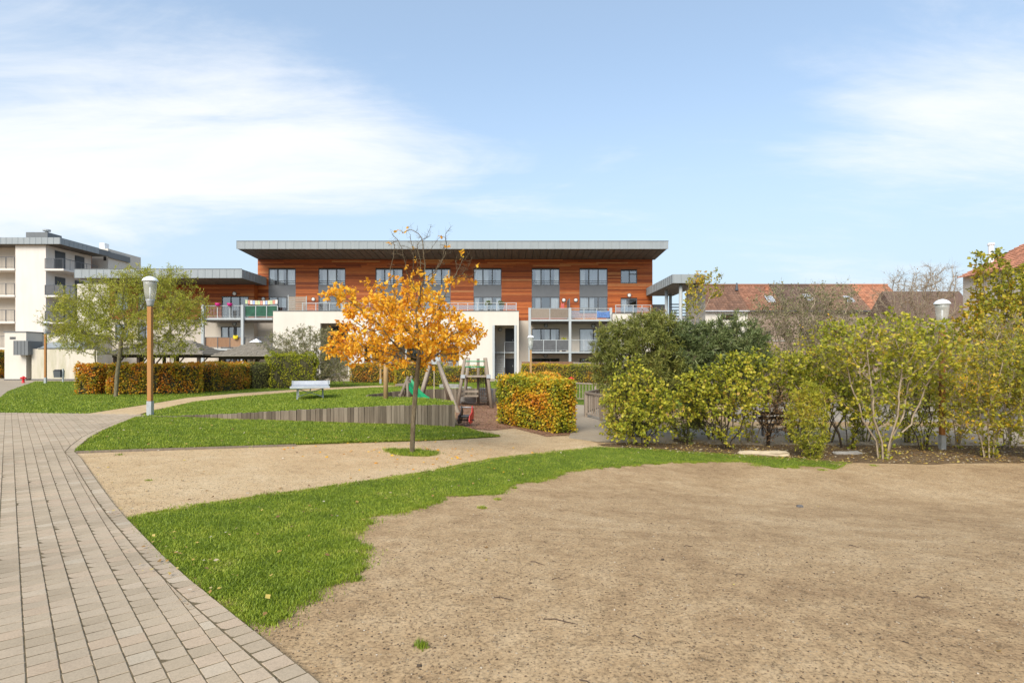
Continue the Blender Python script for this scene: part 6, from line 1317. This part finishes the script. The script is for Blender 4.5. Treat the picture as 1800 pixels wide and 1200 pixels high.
b = gp(1552, 806); shrub('wide shrub with pale forking stems and fresh green leaves', b, b.y, [(420, 1560, 615, 112, 62, 1.0, 0), (90, 1480, 600, 45, 40, .7, 0), (90, 1650, 610, 50, 45, .7, 0), (70, 1540, 700, 70, 40, .7, 0)], .12, 59, 'bark_pale', 'leaf_lime', 'round', .088, 4, .05, 9, .25, .0055, rise=.9, wide=1.2, leaf_p=lambda P: .5, grow=1.1, mult=2.0, ns=4)
b = gp(1625, 792); shrub('thin brown-stemmed shrub left of the right-hand lamp', b, b.y, [(160, 1620, 680, 50, 60, .7, .3), (60, 1600, 740, 35, 30, .5, .3)], .12, 60, 'bark_black', 'leaf_lime', 'oval', .085, 3, .05, 7, .2, .004, rise=.8, leaf_p=lambda P: .6, grow=1.25, mult=2.2, ns=4)
b = gp(1738, 804); shrub('loose yellow-leaved shrub with pale stems, right of the lamp', b, b.y, [(300, 1740, 685, 70, 70, .9, 0), (90, 1790, 640, 55, 45, .7, 0), (60, 1700, 730, 40, 40, .6, 0)], .12, 61, 'bark_pale', 'leaf_vine', 'oval', .095, 4, .05, 9, .25, .0048, rise=.9, leaf_p=lambda P: .65, grow=1.15, mult=2.0, ns=4)
b = gp(1822, 808); shrub('yellow-leaved shrub cut by the right edge of the view', b, b.y, [(220, 1850, 690, 60, 75, .9, 0), (60, 1800, 720, 30, 50, .6, 0)], .12, 62, 'bark_pale', 'leaf_vine', 'oval', .095, 4, .05, 9, .25, .0048, rise=.9, leaf_p=lambda P: .65, grow=1.15, mult=2.0, ns=4)
for i_, (px, py, lb, lm_, bk_, ee) in enumerate(((1205, 781, 'twiggy shrub filling the gap between the two lime-green front shrubs', 'leaf_olive', 'bark_black', [(200, 1205, 725, 45, 45, .6, .4)]), (1395, 779, 'loose olive shrub rising behind the bench end', 'leaf_lime', 'bark_brown', [(240, 1385, 670, 60, 60, .8, .8), (90, 1350, 640, 45, 40, .7, .8)]),
        (1680, 786, 'tangled brown-twigged shrub directly right of the lamp pole', 'leaf_vine', 'bark_pale', [(240, 1690, 690, 50, 70, .8, .6), (80, 1670, 620, 40, 35, .6, .8)]), (1520, 776, 'low leafy shrub behind the black-stemmed one', 'leaf_olive', 'bark_brown', [(240, 1530, 700, 75, 45, .8, 1.2), (80, 1600, 720, 45, 40, .6, 1.0)]))):
    b = gp(px, py); shrub(lb, b, b.y, ee, .125, 80+i_, bk_, lm_, 'oval', .09, 4, .05, 8, .25, .0048, rise=.7, leaf_p=lambda P: .45, mult=2.0, ns=4)
for i_, (px, py, lb, lm_, bk_, ee) in enumerate(((1320, 777, 'tall loose shrub between the dark green bush and the bench', 'leaf_lime', 'bark_pale', [(260, 1330, 650, 55, 70, .8, .8)]), (1455, 778, 'tall twiggy shrub just left of the wide pale-stemmed one', 'leaf_vine', 'bark_brown', [(260, 1450, 630, 55, 75, .8, .6), (80, 1500, 690, 40, 50, .6, .6)]),
        (1597, 778, 'tall twiggy green shrub between the wide shrub and the lamp', 'leaf_lime', 'bark_brown', [(280, 1600, 630, 62, 75, .8, .6), (80, 1650, 700, 40, 50, .6, .6)]), (1775, 788, 'tall golden shrub in front of the vine-hung tree', 'leaf_vine', 'bark_pale', [(300, 1770, 620, 70, 80, .9, .6), (80, 1720, 680, 45, 60, .7, .6)]))):
    b = gp(px, py); shrub(lb, b, b.y, ee, .13, 90+i_, bk_, lm_, 'oval', .085, 3, .05, 7, .25, .0062, rise=.8, leaf_p=lambda P: .42, mult=2.0, ns=6, sl=.26)
# vine-hung mass at the right edge and the bare trees behind
Yb = 22.0; b = Vector((fx(1800, Yb), Yb, -.9)); shrub('tall tree hung with yellow and orange vine leaves at the right edge', b, Yb, [(620, 1795, 585, 98, 85, 2.2, 0), (160, 1735, 580, 55, 60, 1.2, -.3), (30, 1735, 470, 26, 42, .8, 0), (170, 1785, 515, 85, 45, 1.6, .3), (120, 1850, 480, 70, 40, 1.4, 0), (160, 1770, 660, 85, 60, 1.6, 0)], .17, 63, 'bark_brown', 'leaf_vine', 'round', .125, 5, .09, 4, .4, .006, leaf_p=lambda P: .75, name='vine_tree', group=None, rise=1.4, rmax=.12)
Yb = 27.0; b = Vector((fx(1415, Yb), Yb, -.9)); shrub('bare grey-brown tree with a few pale leaves below the tiled roofs', b, Yb, [(560, 1415, 585, 92, 92, 2.0, 0), (140, 1365, 550, 55, 50, 1.2, 0), (140, 1465, 545, 60, 50, 1.2, 0)], .17, 64, 'bark_pale', 'leaf_greygreen', 'oval', .10, 3, .08, 4, .3, .0095, name='bare_tree', group=None, rise=1.3, leaf_p=lambda P: .55, rmax=.12, ns=5, sl=.5)
Yb = 31.0; b = Vector((fx(1615, Yb), Yb, -.8)); shrub('bare brown tree with tangled fine twigs left of the right-hand lamp head', b, Yb, [(560, 1615, 560, 78, 92, 2.2, 0), (120, 1640, 500, 55, 40, 1.4, 0), (80, 1570, 520, 45, 40, 1.2, 0)], .19, 65, 'bark_pale', 'leaf_brown', 'oval', .08, 1, .06, 4, .3, .011, name='bare_tree', group=None, rise=1.3, leaf_p=lambda P: .3, rmax=.12, ns=5, sl=.55)
Yb = 44.6; b = Vector((fx(1225, Yb), Yb, -.1)); shrub('golden vine climbing over the end of the grey canopy', b, Yb, [(200, 1222, 525, 22, 45, .5, -.1), (120, 1235, 490, 30, 14, .6, 0), (70, 1258, 500, 22, 32, .5, .2)], .2, 66, 'bark_pale', 'leaf_vine', 'round', .17, 3, .12, 5, .2, .009, leaf_p=lambda P: .6, name='climbing_vine', group=None, rise=1.5, e=2.6)
Yb = 43.5; b = Vector((fx(1155, Yb), Yb, -.1)); shrub('brown seed-headed bush before the white wall left of the canopy columns', b, Yb, [(260, 1150, 568, 52, 28, 1.0, 0), (80, 1180, 590, 40, 30, .8, 0), (60, 1120, 590, 30, 30, .8, 0)], .2, 67, 'bark_pale', 'leaf_brown', 'oval', .12, 3, .09, 7, .4, .008, group=None, rise=1.4)

for i_, (px, Yb, lb, lm) in enumerate(((1345, 26.0, 'grey-brown thicket behind the bench, left of the bare tree trunk', 'leaf_greygreen'), (1470, 28.0, 'dull thicket between the bare tree and the wide green shrub', 'leaf_brown'), (1580, 25.5, 'olive thicket behind the wide pale-stemmed shrub', 'leaf_olive'), (1700, 27.5, 'yellowish thicket behind the right-hand lamp', 'leaf_vine'))):
    b = Vector((fx(px, Yb), Yb, float(H(fx(px, Yb), Yb)))); shrub(lb, b, Yb, [(240, px, 690, 75, 48, 1.3, 0), (90, px+20, 640, 50, 35, 1.0, 0)], .19, 70+i_, 'bark_pale', lm, 'oval', .12, 4, .08, 8, .5, .0075, group=None, leaf_p=lambda P: .75, sl=.4)

# ------------------------------------------------------------------ fallen leaves and twigs
def litter(name, P, zf, off, s0, s1, seed, mat, label):
    r = np.random.default_rng(seed); n = len(P); pos = np.column_stack([P, zf(P[:, 0], P[:, 1])+off+.006*r.random(n)]); a = r.random(n)*6.28; fw = np.column_stack([np.cos(a), np.sin(a), r.normal(0, .22, n)])
    T, Fc = TEMPL['oval']; nr = norm(np.column_stack([r.normal(0, .3, n), r.normal(0, .3, n), np.ones(n)])); f = norm(fw); ri = norm(np.cross(f, nr)); sz = s0+(s1-s0)*r.random(n)
    V = pos[:, None]+sz[:, None, None]*(T[None, :, 0:1]*1.2*ri[:, None]+T[None, :, 1:2]*f[:, None]+T[None, :, 2:3]*nr[:, None]); o = link_np(name, V.reshape(-1, 3), mat, T=(np.arange(n)[:, None, None]*4+Fc[None]).reshape(-1, 3)); setp(o, label, 'leaves', kind='stuff')
litter('fallen_leaves', scatter(bed_poly, 5200, R_, 18), H, .018, .03, .085, 1, 'leaf_fallen', 'fallen brown and yellow leaves under the shrubs')
litter('fallen_leaves', scatter(np.array(lawnC), 130, R_), H, .07, .04, .075, 2, 'leaf_fallen', 'scattered fallen leaves on the wedge of lawn')
litter('fallen_leaves', scatter(np.array(lawnE), 130, R_), H, .05, .03, .06, 3, 'leaf_fallen', 'scattered fallen leaves on the front grass strip')
litter('fallen_leaves', scatter(gravel_poly, 90, R_), H, .012, .03, .07, 4, 'leaf_fallen', 'scattered fallen leaves on the gravel path')
litter('bark_chips', scatter(mulch_poly, 9000, R_, 22), H, .018, .03, .08, 5, 'leaf_brown', 'brown bark chips of the playground floor')
q2 = np.concatenate([R_.normal(0, .10, (14, 2))*[1, 1.6]+np.array(gp(x, yy)[:2]) for x, yy in ((205, 905), (300, 985), (360, 1040), (260, 965), (330, 1000))]); litter('fallen_leaves', q2, H, .05, .02, .045, 6, 'leaf_fallen', 'few fallen leaves along the paving edge')
tb = np.array(gp(724, 796)[:2]); litter('fallen_leaves', tb+R_.normal(0, 1, (110, 2))*[1.3, .9], H, .014, .05, .09, 7, 'leaf_orange', 'fallen orange leaves on the gravel round the oak tree')
litter('fallen_leaves', scatter(dirt_poly, 60, R_), H, .006, .02, .05, 8, 'leaf_fallen', 'few scattered dry leaves on the bare earth')
tw = MB(); rt = random.Random(9)
for px, py, L_ in ((885, 1052, .14), (985, 1092, .22), (945, 990, .14), (980, 1018, .1), (1040, 1205, .15), (1405, 888, .10), (1300, 1010, .09), (1500, 960, .08), (1210, 960, .08), (1620, 1050, .1), (760, 1000, .07), (1120, 1120, .06)):
    c = gp(px, py); a = rt.uniform(-.7, .5); tw.tube([c+Vector((math.cos(a)*L_*(t-.5), math.sin(a)*L_*(t-.5)+.02*math.sin(t*5), .006)) for t in (0, .33, .66, 1)], [.003, .0035, .003, .002], 5)
o = tw.build('twigs', 'twig_dark'); setp(o, 'small dark twigs lying on the bare earth', 'twigs', kind='stuff')
rock('loose_stone', 'small dark stone lying out on the bare earth', gp(1406, 891)+Vector((0, 0, .01)), (.09, .06, .04), 'plinth', 12, .3)
